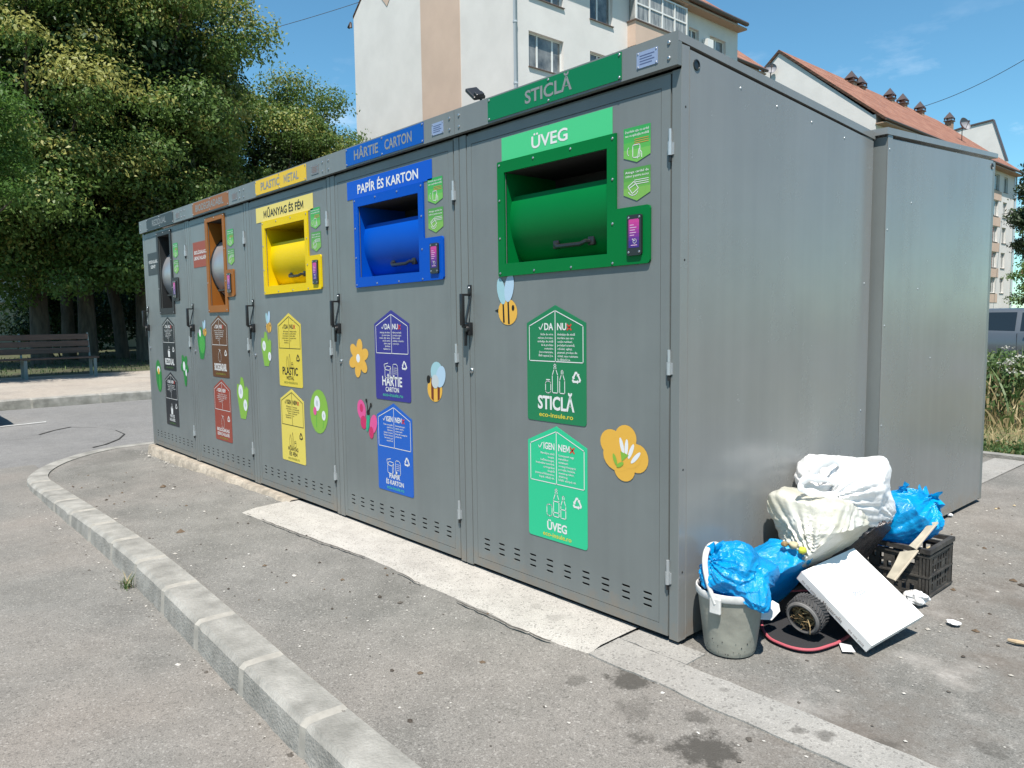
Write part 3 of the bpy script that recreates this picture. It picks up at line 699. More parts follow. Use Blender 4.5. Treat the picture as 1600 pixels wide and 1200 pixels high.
def stickers_for(k):
    o = []
    if k == 5:
        o.append(('bee_sticker', bee(.322, 1.195, .094)))
        u, z = .972, .65
        fl = [(YEL, ell(u-.065, z+.035, .055, .05)), (YEL, ell(u+.005, z+.058, .052, .05)), (YEL, ell(u+.06, z-.012, .052, .054)), (YEL, ell(u+.0, z-.06, .05, .046)), (YEL, ell(u-.03, z-.01, .075, .062)), (YEL, ell(u+.02, z+.0, .06, .055))]
        fl += [(WHI, ell(u-.012+.022*i, z+.028-.0105*i*i*.4, .0085, .032, 16-20*i, 12)) for i in range(4)]
        fl += [(GR1, [(u-.018, z+.006), (u+.022, z-.004), (u-.012, z-.032)]), (GR1, ell(u-.045, z-.028, .008, .024, 22, 10)), (GR1, ell(u-.02, z-.045, .008, .02, -60, 10))]
        o.append(('flower_sticker', fl))
    if k == 4:
        o.append(('flower_sticker', petals(.267, .945, .064, 6, .041, YEL, 20)+[(YEL, ell(.267, .945, .045, .045)), (WHI, ell(.262, .945, .02, .024))]))
        u, z = 1.01, .85
        o.append(('bee_sticker', [(YEL, ell(u-.02, z-.035, .062, .062)), (BRN, [(u-.05, z+.02), (u-.028, z+.02), (u-.03, z-.094), (u-.05, z-.082)]), (BRN, [(u+.004, z+.0), (u+.024, z-.01), (u+.02, z-.08), (u+.002, z-.09)]),
                  (BLK, ell(u-.07, z+.012, .016, .02)), (WNG, ell(u+.0, z+.05, .05, .052)), (WN2, ell(u+.032, z+.03, .038, .055, -20)), (GRY, ell(u-.014, z+.004, .03, .034))]))
        u, z = .335, .60
        o.append(('butterfly_sticker', [(PNK, ell(u-.055, z+.055, .045, .058, 15)), (MAG, ell(u-.055, z+.065, .018, .024)), (MAG, ell(u-.035, z-.015, .034, .038)), (PNK, ell(u+.07, z-.015, .036, .055, -20)), (MAG, ell(u+.045, z-.065, .024, .034)),
                  (TEA, ell(u+.012, z-.01, .017, .055, -12)), (BLK, ell(u+.018, z+.045, .016, .016)), (BLK, [(u+.012, z+.055), (u+.002, z+.11), (u+.008, z+.112), (u+.02, z+.058)]), (BLK, ell(u+.002, z+.112, .010, .010)), (BLK, [(u+.022, z+.055), (u+.045, z+.095), (u+.05, z+.09), (u+.028, z+.05)]), (BLK, ell(u+.05, z+.09, .010, .012))]))
    if k == 3:
        u, z = Fp(414, 551)[0]+3*CW+0, .97
        u = .27; o.append(('leaf_sticker', leafshape(u-.02, z, .118, GR1)+daisy(u-.055, z+.02, .028)+daisy(u+.03, z-.05, .024)))
        o.append(('bee_sticker', bee(u+.035, z+.155, .062)))
        u, z = .985, .60
        o.append(('flower_sticker', [(GR1, ell(u, z, .118, .138, -10)), (GR2, [(u-.03, z+.03), (u-.024, z+.03), (u-.034, z-.1), (u-.04, z-.1)]), (GR2, [(u+.066, z-.01), (u+.07, z-.01), (u+.05, z-.1), (u+.045, z-.1)])]+daisy(u-.02, z+.05, .038)+daisy(u+.062, z-.02, .024)+[(PNK, ell(u-.05, z+.0, .022, .026))]))
    if k == 2:
        u, z = .25, 1.01
        o.append(('leaf_sticker', leafshape(u-.03, z-.02, .13, GR3)+[(GR2, ell(u-.02, z-.03, .06, .075)), (WHI, ell(u-.055, z+.06, .022, .03))]))
        o.append(('bee_sticker', bee(u+.055, z+.075, .055)))
        u, z = 1.02, .60
        o.append(('flower_sticker', leafshape(u, z, .155, GR1)+daisy(u-.035, z+.045, .042)+daisy(u+.042, z-.05, .034)))
    if k == 1:
        u, z = .275, .665
        o.append(('flower_sticker', [(GR3, ell(u, z, .085, .15, 6)), (WHI, petals(u, z+.06, .0, 1, .04, WHI)[0][1]), (YEL, ell(u, z+.045, .028, .03)), (GR2, ell(u+.02, z-.06, .02, .07))]))
        u, z = 1.0, .75
        o.append(('leaf_sticker', petals(u, z+.04, .05, 5, .045, GR3, 50)+[(GR3, ell(u+.01, z-.05, .035, .09)), (WHI, ell(u-.01, z+.035, .028, .04)), (WHI, ell(u+.035, z-.02, .018, .03))]))
    return o

G_ = dict(left=['Sticle de orice', 'culoare, borcane,', 'ambalaje de sticlă', 'de la produse', 'cosmetice', '(necontaminate,', 'fără capace) ș.a.'],
          right=['Ambalaje din sticlă', 'murdare sau care', 'conțin reziduuri,', 'porțelan/ceramică,', 'ochelari, oglinzi,', 'geamuri, produse din', 'cristal, vase rezistente', 'la căldură ș.a.'])
H_ = dict(left=['Bármilyen színű', 'üvegek,', 'befőttesüvegek,', 'kozmetikai termékek', 'csomagolásai', 'üvegből', '(szennyeződésmentes,', 'kupak nélkül) stb.'],
          right=['Szennyezett vagy', 'maradékot', 'tartalmazó', 'csomagolóanyagok,', 'porcelán, kerámia,', 'szemüveg, tükör,', 'ablaküveg,', 'hőálló edények stb.'])
P1 = dict(left=['Ambalaje din hârtie', 'și carton, ziare,', 'reviste, cărți, caiete,', 'cutii de carton', 'pliate, pungi', 'din hârtie,', 'tipărituri ș.a.'], right=['Hârtie murdară,', 'șervețele, tapet', 'hârtie cerată,', 'ambalaje compozite,', 'scutece ș.a.'])
P2 = dict(left=['Tiszta csomagolás', 'papírból és', 'kartonból,', 'újságok, könyvek,', 'füzetek, dobozok', 'kartonból, papír', 'zacskók stb.'], right=['Szennyezett papír,', 'szalvéta, tapéta,', 'viaszos papír,', 'kompozit csomagolás,', 'pelenka stb.'])
M1 = dict(left=['PET-uri, pungi', 'folie, recipiente', 'de la detergenți,', 'cutii de conserve,', 'doze, capace', 'metalice ș.a.'], right=['Ambalaje murdare,', 'jucării, polistiren', 'baterii, cabluri,', 'spray-uri, becuri', 'ș.a.'])
B1_ = dict(left=['Resturi de fructe', 'și legume, coji', 'de ouă, zaț de', 'cafea, pâine,', 'flori, frunze', 'ș.a.'], right=['Carne, oase, ulei', 'lactate, lichide', 'pungi, cenușă,', 'excremente', 'ș.a.'])
R1 = dict(left=['Scutece, ceramică', 'mucuri de țigară,', 'lavete, praf,', 'resturi igienice,', 'obiecte uzate', 'ș.a.'], right=['Deșeuri reciclabile', 'baterii, moloz', 'electrice,', 'medicamente', 'ș.a.'])
ECOY = paint('#f0e04a', .4); ECOG = paint('#4fc0a8', .4); ECOD = paint('#9c9a3a', .4); ECOK = paint('#4f7a3a', .4)
def spec(bgc, fg, eco, hu, src, icon, words): return ((bgc, fg, eco, 'IGEN' if hu else 'DA', 'NEM' if hu else 'NU', src['left'], src['right'], icon, words), [paint(bgc, .4), fg, eco, RED])
CABS = {
 5: dict(plate='#067f4f', plate_w='STICLĂ', bez='#007a3a', head='#52d68f', headc=WHT, head_w=['ÜVEG'], hu0=.297, hu1=.915, info=True, tw=.27,
         s1=spec('#228657', WHT, ECOY, 0, G_, 'glass', ['STICLĂ']), s2=spec('#35d39a', WHT, ECOY, 1, H_, 'glass2', ['ÜVEG'])),
 4: dict(plate='#005cbc', plate_w='HÂRTIE  CARTON', bez='#0056c6', head='#005ad0', headc=WHT, head_w=['PAPÍR ÉS KARTON'], hu0=.197, hu1=1.006, info=True, tw=.56,
         s1=spec('#3d3b95', WHT, ECOG, 0, P1, 'paper', ['HÂRTIE', 'CARTON']), s2=spec('#1f66cc', WHT, ECOG, 1, P2, 'paper', ['PAPÍR', 'ÉS KARTON'])),
 3: dict(plate='#f5ca2d', plate_w='PLASTIC  METAL', bez='#f7d405', head='#f6e07a', headc=INK, head_w=['MŰANYAG ÉS FÉM'], hu0=.173, hu1=1.004, info=True, tw=.56,
         s1=spec('#efd750', INK, ECOD, 0, M1, 'plastic', ['PLASTIC', 'METAL']), s2=spec('#f2dd66', INK, ECOD, 1, dict(left=['PET-palackok,', 'zacskók, fóliák,', 'mosószeres', 'flakonok,', 'konzervdobozok', 'fémkupakok stb.'], right=['Szennyezett', 'csomagolás, játék,', 'hungarocell, elem', 'kábel, spray', 'stb.']), 'plastic', ['MŰANYAG', 'ÉS FÉM'])),
 2: dict(plate='#a0632c', plate_w='BIODEGRADABIL', bez='#a3662c', head='#a5492f', headc=WHT, head_w=['BIOLÓGIAILAG', 'LEBOMLÓ HULLADÉK'], info=True, tw=.6,
         s1=spec('#6b4425', WHT, ECOD, 0, B1_, 'bio', ['BIODEGRADABIL']), s2=spec('#a24a3a', WHT, ECOD, 1, dict(left=['Gyümölcs- és', 'zöldségmaradék,', 'tojáshéj, kávézacc,', 'kenyér, virág,', 'levelek stb.'], right=['Hús, csont, olaj,', 'tejtermék, hamu,', 'zacskó, ürülék', 'stb.']), 'bio', ['BIOLÓGIAILAG', 'LEBOMLÓ HULLADÉK'])),
 1: dict(plate='#3a3b3b', plate_w='REZIDUAL', bez='#38393a', head='#38393b', headc=WHT, head_w=['VEGYES HULLADÉK', 'SZEMÉT'], info=True, tw=.4,
         s1=spec('#2a2c2c', WHT, ECOK, 0, R1, 'rez', ['REZIDUAL']), s2=spec('#2c2e32', WHT, ECOK, 1, dict(left=['Pelenka, kerámia', 'cigarettacsikk,', 'rongyok, por,', 'higiéniai hulladék', 'stb.'], right=['Újrahasznosítható', 'hulladék, elem,', 'törmelék, gyógyszer', 'stb.']), 'rez', ['VEGYES', 'HULLADÉK'])),
}
LABELS = {
 5: 'grey metal recycling cabinet with green STICLĂ sign and wide green chute, nearest the corner',
 4: 'grey metal recycling cabinet with blue HÂRTIE CARTON sign and wide blue chute',
 3: 'grey metal recycling cabinet with yellow PLASTIC METAL sign and wide yellow chute',
 2: 'grey metal recycling cabinet with brown BIODEGRADABIL sign and tall narrow brown chute',
 1: 'grey metal recycling cabinet with black REZIDUAL sign at the far end of the row'}
HOODK = mat('shade_dark_inside', (.02, .02, .02), .7)  # recess shade painted near black on hood ceiling and back
PLATE_GREY = mat('letter_grey', (.19, .2, .2), .45)
for k, q in CABS.items():
    root = thing('recycling_cabinet', LABELS[k], 'recycling cabinet', (-(6-k)*CW, 0, 0), 'recycling cabinets in the front row')
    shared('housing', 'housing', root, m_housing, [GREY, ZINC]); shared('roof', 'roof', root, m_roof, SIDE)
    shared('roof_band', 'band', root, m_band, [GREY, STEEL])
    b = MB(); b.box(.240, .979, -.0275, -.0245, 1.998, 2.092)
    for u in (.249, .61, .970):
        for z in (2.006, 2.084): dome(b, u, -.0275, z, .0055, 1, 8)
    sp = b.build('sign_plate', [paint(q['plate'], .4), STEEL], root)
    words = q['plate_w'].split(); tot = sum(len(x) for x in words)+1.3*(len(words)-1); px_ = .61-q['tw']/2
    for wd in words:
        b = MB(); ww = q['tw']*len(wd)/tot; put(b, wd, at(-.0282), px_, 2.021, .048, 0, w=ww*.97, align='l', bold=.022); px_ += ww+q['tw']*1.3/tot
        b.build('lettering', PLATE_GREY, sp)
    b = MB(); b.box(1.047, 1.137, -.0268, -.0245, 2.014, 2.068)
    for u in (1.053, 1.131):
        for z in (2.019, 2.063): dome(b, u, -.0268, z, .0035, 1, 8)
    for i in range(4): stroke(b, [(1.062, 2.054-i*.009), (1.122-.01*(i % 2), 2.054-i*.009)], .0035, at(-.0272), 2)
    b.build('info_plate', [mat('engraved_plate', hx('#8f9bb5'), .35, .3) if k > 3 else paint('#808385', .4), STEEL, paint('#5c6a90' if k > 3 else '#8f7468', .5)], root)
    wide = k >= 3
    hole = [(.318, 1.392), (.895, 1.392), (.895, 1.775), (.318, 1.775)] if wide else [(.482, 1.285), (.79, 1.285), (.79, 1.922), (.482, 1.922)]
    door = shared('door', 'door_wide' if wide else 'door_narrow', root, lambda: m_door(hole), [GREYD, DARK])
    shared('handle', 'handle', door, m_handle, [BLACKM, STEEL], True); shared('lock', 'lock', door, m_lock, [STEEL, DARK], True)
    for z in (1.746, .996, .245): shared('hinge', 'hinge%f' % z, door, m_hinge(z), [ZINC, BLACKM], True)
    # chute
    bm_ = paint(q['bez'], .42, var=.04, vscale=3, spec=.14)
    if wide:
        loops = bezel_loops(.274, .937, 1.338, 1.823, (1.093, 1.347, 1.551), hole)
        bolts = [(.288, 1.808), (.50, 1.806), (.71, 1.806), (.922, 1.806), (.288, 1.66), (.288, 1.50), (.288, 1.352), (.5, 1.354), (.71, 1.354), (.922, 1.356), (.922, 1.50), (.922, 1.66)]
        ch = shared('chute_frame', 'bez%d' % k, root, m_bezel(loops, bolts), [bm_, STEEL])
        db, (yc, zc, R_) = m_drum(.3185, .8945, (.042, 1.677), (.024, 1.560), (.088, 1.410)); dr = db.build('drum', bm_, ch, True)
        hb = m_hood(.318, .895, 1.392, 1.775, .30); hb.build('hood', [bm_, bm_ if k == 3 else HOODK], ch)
        y_ = lambda z: yc-math.sqrt(R_**2-(z-zc)**2)
        b = MB(); z = 1.452; y0 = y_(z)
        b.tube([(.575, y0-.0, z), (.585, y0-.028, z+.002), (.605, y0-.036, z-.008), (.73, y0-.036, z-.008), (.75, y0-.028, z+.002), (.762, y0, z)], .009, 8, 0)
        for u in (.572, .764): b.bbox(u-.016, u+.016, y0-.014, y0+.004, z-.014, z+.02, .004)
        b.build('drum_handle', BLACKM, dr, True)
        shared('card_reader', 'read_wide', ch, m_reader(1.029, 1.449), READ, False)
        b = MB(); b.plate([[(q['hu0'], 1.823), (q['hu1'], 1.823), (q['hu1'], 1.921), (q['hu0'], 1.921)]], at(-.0014), at(-.0003), 0)
        put(b, q['head_w'][0], at(-.0022), (q['hu0']+q['hu1'])/2 - (.0 if k < 5 else .02), 1.846, .046, 1, w={5: .205, 4: .58, 3: .58}[k], bold=.02)
        b.build('header_sticker', [paint(q['head'], .4), q['headc']], door)
    else:
        loops = bezel_loops(.432, .83, 1.232, 1.958, (.972, 1.343, 1.541), hole)
        bolts = [(.448, 1.945), (.63, 1.945), (.815, 1.945), (.448, 1.7), (.448, 1.46), (.815, 1.7), (.815, 1.46), (.448, 1.247), (.815, 1.247)]
        ch = shared('chute_frame', 'bez%d' % k, root, m_bezel(loops, bolts), [bm_, STEEL])
        db, (yc, zc, R_) = m_drum(.4826, .7894, (.085, 1.775), (.012, 1.610), (.095, 1.374)); dr = db.build('drum', mat('brushed_drum', (.33, .33, .34), .3, .5, var=.1, vscale=4), ch, True)
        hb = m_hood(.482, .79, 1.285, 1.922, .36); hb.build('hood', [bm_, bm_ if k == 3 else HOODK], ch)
        y0 = yc-math.sqrt(R_**2-(1.40-zc)**2)
        b = MB(); b.tube([(.56, y0, 1.4), (.565, y0-.04, 1.4), (.70, y0-.04, 1.4), (.705, y0, 1.4)], .011, 8); b.build('drum_handle', BLACKM, dr, True)
        b = MB()                                  # dark strip along the drum's edge
        pts = []
        for i in range(25):
            a = rad(118+i*5.2); pts.append((.4865, yc+(R_+.003)*math.cos(a), zc+(R_+.003)*math.sin(a)))
        b.tube([p for p in pts if p[1] < .2 and 1.30 < p[2] < 1.85], .006, 6); b.build('drum_edge_strip', BLACKP, dr)
        shared('card_reader', 'read_narrow', ch, m_reader(.892, 1.442), READ)
        b = MB(); b.plate([[(.13, 1.595), (.432, 1.595), (.432, 1.795), (.13, 1.795)]], at(-.0014), at(-.0003), 0)
        put(b, q['head_w'][0], at(-.0022), .285, 1.700, .026, 1, w=.25, bold=.02); put(b, q['head_w'][1], at(-.0022), .285, 1.655, .026, 1, w=.27 if k == 2 else .14, bold=.02)
        b.build('header_sticker', [paint(q['head'], .4), q['headc']], door)
    du = 0 if wide else -.11
    for nm, (z0, z1, zt), v, mm in (('access_sticker', (1.727, 1.83, 1.706), 0, ACC0), ('access_sticker', (1.596, 1.688, 1.571), 1, ACC1)):
        o = shared(nm, 'acc%d' % v, door, m_access(z0, z1, zt, v), mm)
        o.location.x = du
    for zp, (sp_, mm) in ((1.209, q['s1']), (.716, q['s2'])): m_sorting(zp, sp_)().build('sorting_sticker', mm, door)
    for nm, ly in stickers_for(k): layers(ly)().build(nm, STK, door, fix=False)
    if k == 5:
        b = MB()
        b.plate([[(.048, .004), (CD-.002, .004), (CD-.002, 1.958), (.048, 2.052)]], lambda y, z: (CW-.0055, y, z), lambda y, z: (CW-.0015, y, z), 0)
        for y, z in ((.36, 1.985), (.62, 1.965), (.9, 1.95), (1.2, 1.93), (1.44, 1.30), (1.44, .7)): b.lathe([(.005, 0), (.0035, .002), (.0001, .0025)], 8, 1, Matrix.Translation((CW-.0015, y, z)) @ Matrix.Rotation(rad(90), 4, 'Y'))
        b.box(CW-.003, CW-.0005, .0, .043, .0, 2.06); b.box(CW-.0005, CW+.0012, .0425, .0465, .004, 2.05)
        for z in (1.86, 1.35, .62, .25): b.lathe([(.0045, 0), (.0001, .001)], 8, 2, Matrix.Translation((CW-.0004, .022, z)) @ Matrix.Rotation(rad(90), 4, 'Y'))
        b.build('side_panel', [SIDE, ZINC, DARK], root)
        b = MB(); M = Matrix.Translation((CW-.0015, .083, 2.009)) @ Matrix.Rotation(rad(90), 4, 'Y')
        b.lathe([(.0185, 0), (.0185, .003), (.015, .004), (.014, .001), (.0001, .001)], 24, 0, M); b.build('vent_hole_disc', BLACKP, root, True)  # black disc stands in for the dark of a vent hole
# the back row stands back to back with it; only its end cabinet shows
EX, Y0, Y1 = .052, 1.528, 3.083
root = thing('recycling_cabinet', 'plain grey metal cabinet standing back to back behind the front row', 'recycling cabinet', (EX, Y0, 0))
b = MB(); D2 = Y1-Y0
b.box(-CW, -.003, .0, .03, .01, 1.975); b.box(-CW, -CW+.03, .03, D2-.03, .01, 1.97); b.box(-.03, -.006, .03, D2-.03, .01, 1.97); b.box(-.055, -.003, D2-.045, D2, .0, 2.05); b.box(-CW, -CW+.05, D2-.045, D2, .0, 1.98)
b.box(-CW+.03, -.03, .03, D2-.05, .01, .03); b.build('housing', GREY, root)
b = MB(); b.plate([[(.05, .008), (D2-.047, .008), (D2-.047, 2.055), (.05, 1.972)]], lambda y, z: (-.006, y, z), lambda y, z: (-.002, y, z), 0)
b.box(-.004, .0, .0, .052, .006, 1.985)
for y, z in ((.02, 1.92), (.02, 1.55), (.02, 1.1), (.02, .62), (.3, 1.70), (.42, 1.28), (.62, .92)): b.lathe([(.005, 0), (.0035, .002), (.0001, .0025)], 8, 1, Matrix.Translation((.0 if y < .05 else -.002, y, z)) @ Matrix.Rotation(rad(90), 4, 'Y'))
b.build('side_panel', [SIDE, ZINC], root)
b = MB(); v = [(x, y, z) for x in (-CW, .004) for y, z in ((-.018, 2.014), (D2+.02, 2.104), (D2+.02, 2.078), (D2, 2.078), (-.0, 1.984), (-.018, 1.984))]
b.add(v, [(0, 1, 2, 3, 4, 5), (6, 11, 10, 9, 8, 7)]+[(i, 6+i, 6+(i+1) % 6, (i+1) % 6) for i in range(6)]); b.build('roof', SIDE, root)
b = MB(); b.box(-CW+.052, -.057, D2-.03, D2-.002, .01, 1.975); b.build('door', GREYD, root)
b = MB(); b.lathe([(.0185, 0), (.0185, .003), (.015, .004), (.014, .001), (.0001, .001)], 24, 0, Matrix.Translation((-.002, D2-.065, 2.02)) @ Matrix.Rotation(rad(90), 4, 'Y')); b.build('vent_hole_disc', BLACKP, root, True)  # second vent hole, its darkness drawn as a black disc
# flood lamp on the roof
t = thing('flood_lamp', 'small black flood lamp on a short arm above the cabinet roof', 'lamp', (-1.10, .04, 2.092))
b = MB(); b.tube([(0, 0, 0), (0, 0, .03), (-.004, -.004, .045)], .006, 8); b.lathe([(.0001, .006), (.014, .006), (.016, .0)], 12); b.build('stand', BLACKM, t, True)
b = MB(); M = Matrix.Translation((-.025, -.01, .062)) @ Matrix.Rotation(rad(40), 4, 'Y') @ Matrix.Rotation(rad(20), 4, 'X')
b.bbox(-.05, .034, -.03, .03, -.008, .009, .005, 0, M); b.bbox(.008, .038, -.02, .02, .007, .022, .004, 0, M); b.build('lamp_head', BLACKM, t)
b = MB(); b.box(-.04, .016, -.022, .022, -.0092, -.0084, 0, M); b.build('lens', mat('lamp_lens', (.25, .25, .24), .2), t)

# ------------------------------------------------------------------ apartment buildings
def render_mat(name, col): return mat(name, col, .92, var=.05, vscale=.9, bump=.15, bscale=25)
CREAM = render_mat("cream_render", (.57, .55, .525)); PINK = render_mat("pink_render", (.48, .36, .285)); REVEAL = render_mat("white_reveal", (.56, .55, .52))
PVC = mat("white_window_frame", (.62, .62, .6), .4); GLASS = mat("window_glass", (.08, .09, .095), .06, spec=.8, var=.5, vscale=1.1, col2=(.26, .26, .25)); SILL = mat("brown_sheet_sill", (.12, .085, .07), .5)
GUT = mat("brown_gutter", (.07, .05, .045), .45); PIPE = mat("pale_downpipe", (.36, .40, .43), .4)
def tiles():
    m = mat("red_roof_tiles", (.30, .115, .07), .85, var=.22, vscale=1.1, col2=(.38, .185, .125)); t = m.node_tree; n = t.nodes; p = n['Principled BSDF']
    g = n.new('ShaderNodeNewGeometry'); wv = n.new('ShaderNodeTexWave'); wv.bands_direction = 'Y'; wv.inputs['Scale'].default_value = 1.1; wv.inputs['Distortion'].default_value = .3
    w2 = n.new('ShaderNodeTexWave'); w2.bands_direction = 'Z'; w2.wave_profile = 'SAW'; w2.inputs['Scale'].default_value = 1.2
    t.links.new(g.outputs['Position'], wv.inputs['Vector']); t.links.new(g.outputs['Position'], w2.inputs['Vector'])
    a = n.new('ShaderNodeMath'); a.operation = 'ADD'; t.links.new(wv.outputs['Fac'], a.inputs[0]); t.links.new(w2.outputs['Fac'], a.inputs[1])
    b = n.new('ShaderNodeBump'); b.inputs['Strength'].default_value = 1; b.inputs['Distance'].default_value = .12; t.links.new(a.outputs[0], b.inputs['Height']); t.links.new(b.outputs[0], p.inputs['Normal'])
    return m
TILE = tiles()
def block(name, label, x0, x1, y0, y1, ze, zr, win, root_group=None, over=.45, gover=.12, over_back=None, th=.22):
    """gabled block, ridge along y; the facade with windows looks to +x; win = (y0, y1, z0, z1) openings"""
    r = thing(name, label, 'building', ((x0+x1)/2, (y0+y1)/2, 0), root_group); ox, oy = (x0+x1)/2, (y0+y1)/2
    def Lc(b): b.v = [(x-ox, y-oy, z) for x, y, z in b.v]; return b
    xm = (x0+x1)/2; b = MB(); b.plate([[(y0, -.3), (y1, -.3), (y1, ze), (y0, ze)]]+[[(a, c), (bb, c), (bb, d), (a, d)] for a, bb, c, d in win], lambda y, z: (x1, y, z), lambda y, z: (x1-.22, y, z), 0, 0)
    for yy in (y0, y1-.2): b.plate([[(x0, -.3), (x1-.222, -.3), (x1-.222, ze), (xm, zr), (x0, ze)]], lambda x, z: (x, yy, z), lambda x, z: (x, yy+.2, z), 0)
    b.box(x0, x0+.2, y0+.2, y1-.2, -.3, ze); b.add([(x1-.5, y0+.25, -.3), (x1-.5, y1-.25, -.3), (x1-.5, y1-.25, ze), (x1-.5, y0+.25, ze)], [(0, 1, 2, 3)], 1)
    wall = Lc(b).build('wall', [CREAM, DARK], r)
    s = (zr-ze)/(xm-x0); b = MB(); ob = over if over_back is None else over_back
    for sg, xe in ((-1, x0), (1, x1)):
        o_ = over if sg > 0 else ob; xo = xe+sg*o_; zo = ze-o_*s
        v = [(x, y, z+dz) for y in (y0-gover, y1+gover) for x, z in ((xo, zo), (xm, zr)) for dz in (.03, .03+th)]
        b.add(v, [(0, 1, 3, 2), (4, 6, 7, 5), (0, 4, 5, 1), (2, 3, 7, 6), (1, 5, 7, 3), (0, 2, 6, 4)], 0)
    roof = Lc(b).build('roof', TILE, r)
    b = MB(); xo = x1+over+.06; zo = ze-over*s+.12; b.tube([(xo, y0-gover, zo), (xo, y1+gover, zo)], .09, 8); Lc(b).build('gutter', GUT, roof)
    b = MB(); b.box(x1+.002, x1+over+.02, y0-.05, y1+.05, ze-over*s-.12, ze-over*s-.04); Lc(b).build('soffit', mat('soffit_board', (.33, .22, .15), .8), roof)
    return r, wall, roof, Lc
def window(Lc, r, x, y0, y1, z0, z1, lights):
    b = MB(); d = .14; fr = .055
    b.box(x-d-.05, x-d, y0, y0+fr, z0, z1); b.box(x-d-.05, x-d, y1-fr, y1, z0, z1); b.box(x-d-.05, x-d, y0+fr, y1-fr, z0, z0+fr); b.box(x-d-.05, x-d, y0+fr, y1-fr, z1-fr, z1)
    for f in lights: yy = y0+(y1-y0)*f; b.box(x-d-.05, x-d-.002, yy-.04, yy+.04, z0+fr, z1-fr)
    w = Lc(b).build('window', PVC, r)
    b = MB(); b.box(x-d-.035, x-d-.02, y0+fr, y1-fr, z0+fr, z1-fr); Lc(b).build('pane', GLASS, w)
    b = MB(); b.box(x-.13, x+.06, y0-.03, y1+.03, z0-.035, z0-.004); Lc(b).build('sill', SILL, w)
# the block right behind the cabinets
BX0, BX1, BY0, BY1 = -29.85, -18.7, 16.25, 30.4
cols = [(16.82, 18.6, (.3, .74)), (20.06, 21.38, (.42,)), (26.5, 27.25, (.5,)), (28.1, 29.4, (.5,))]
win = []; wl = []
for k in range(-3, 2):
    for a, b_, l in cols:
        z0 = 10.16+2.44*k; win.append((a, b_, z0, z0+1.24)); wl.append((a, b_, z0, z0+1.24, l))
r, wall, roof, Lc = block('apartment_building', 'cream apartment block with pink stripe and glazed balcony right behind the cabinets', BX0, BX1, BY0, BY1, 14.95, 14.95+5.575*.79, win, 'apartment blocks', gover=.015, over_back=.03, th=.12)
for a, b_, z0, z1, l in wl: window(Lc, r, BX1, a, b_, z0, z1, l)
b = MB(); b.box(-24.52, -21.93, BY0-.02, BY0-.002, -.2, 17.5); v = [(-27.0, 14.62), (-26.45, 15.2), (-27.0, 15.8), (-27.55, 15.2)]
b.plate([v], lambda x, z: (x, BY0-.02, z), lambda x, z: (x, BY0-.002, z)); Lc(b).build('wall_stripe', PINK, r)
b = MB(); b.tube([(BX1+.02, BY0-.09, .0), (BX1+.02, BY0-.09, 14.3), (BX1+.3, BY0-.09, 14.6)], .07, 10)
for z in np.arange(1, 14, 2.1): b.tube([(BX1+.02, BY0-.09, z), (BX1+.02, BY0-.09, z+.06)], .085, 10)
Lc(b).build('downpipe', PIPE, r, True)
b = MB(); b.tube([(-29.95, BY0-.1, 14.55), (-29.95, BY0-.1, 14.75), (-30.15, BY0-.1, 14.6)], .07, 6); Lc(b).build('gutter_end', GUT, roof)
for k in range(-3, 2):                            # glazed balconies
    zf = 12.02+2.44*k; y0, y1, xo = 22.3, 25.9, BX1+.42
    b = MB(); b.box(BX1+.002, xo, y0, y1, zf, zf+.95); bal = Lc(b).build('balcony', PINK, r)
    b = MB(); b.box(BX1+.002, xo+.05, y0-.05, y1+.05, zf+.952, zf+1.0); Lc(b).build('balcony_ledge', SILL, bal)
    b = MB(); zt = zf+2.3
    for yy in np.linspace(y0+.1, y1-.1, 5): b.box(xo-.09, xo-.03, yy-.035, yy+.035, zf+1.0, zt)
    for zz in (zf+1.0, zf+1.62, zt-.07): b.box(xo-.088, xo-.032, y0+.1, y1-.1, zz, zz+.06)
    for yy in (y0+.1, y1-.1): b.box(BX1+.01, xo-.09, yy-.03, yy+.03, zt-.07, zt); 
    gl = Lc(b).build('balcony_glazing', PVC, bal)
    b = MB(); b.box(xo-.07, xo-.06, y0+.1, y1-.1, zf+1.0, zt); b.box(BX1+.01, xo-.09, y0+.09, y0+.1, zf+1.0, zt); Lc(b).build('pane', mat('curtained_glass', (.2, .21, .21), .1, spec=.7, var=.5, vscale=2.4, col2=(.42, .42, .4), stretch=(1, 3, .4)), gl)
b = MB(); b.box(BX1+.02, BX1+.3, 27.5, 27.95, 13.0, 13.5); Lc(b).build('air_conditioner', PVC, r)
# its lower wing
wx = -24.35
r, wall, roof, Lc = block('apartment_wing', 'low red tiled wing adjoining the far end of the cream block with the pink stripe', -36.35, wx, 30.65, 42, 16.62, 16.62+6*.82, [], 'apartment blocks')
b = MB(); b.tube([(wx+.1, 42.05, 0), (wx+.1, 42.05, 16.1)], .07, 8); Lc(b).build('downpipe', GUT, r)
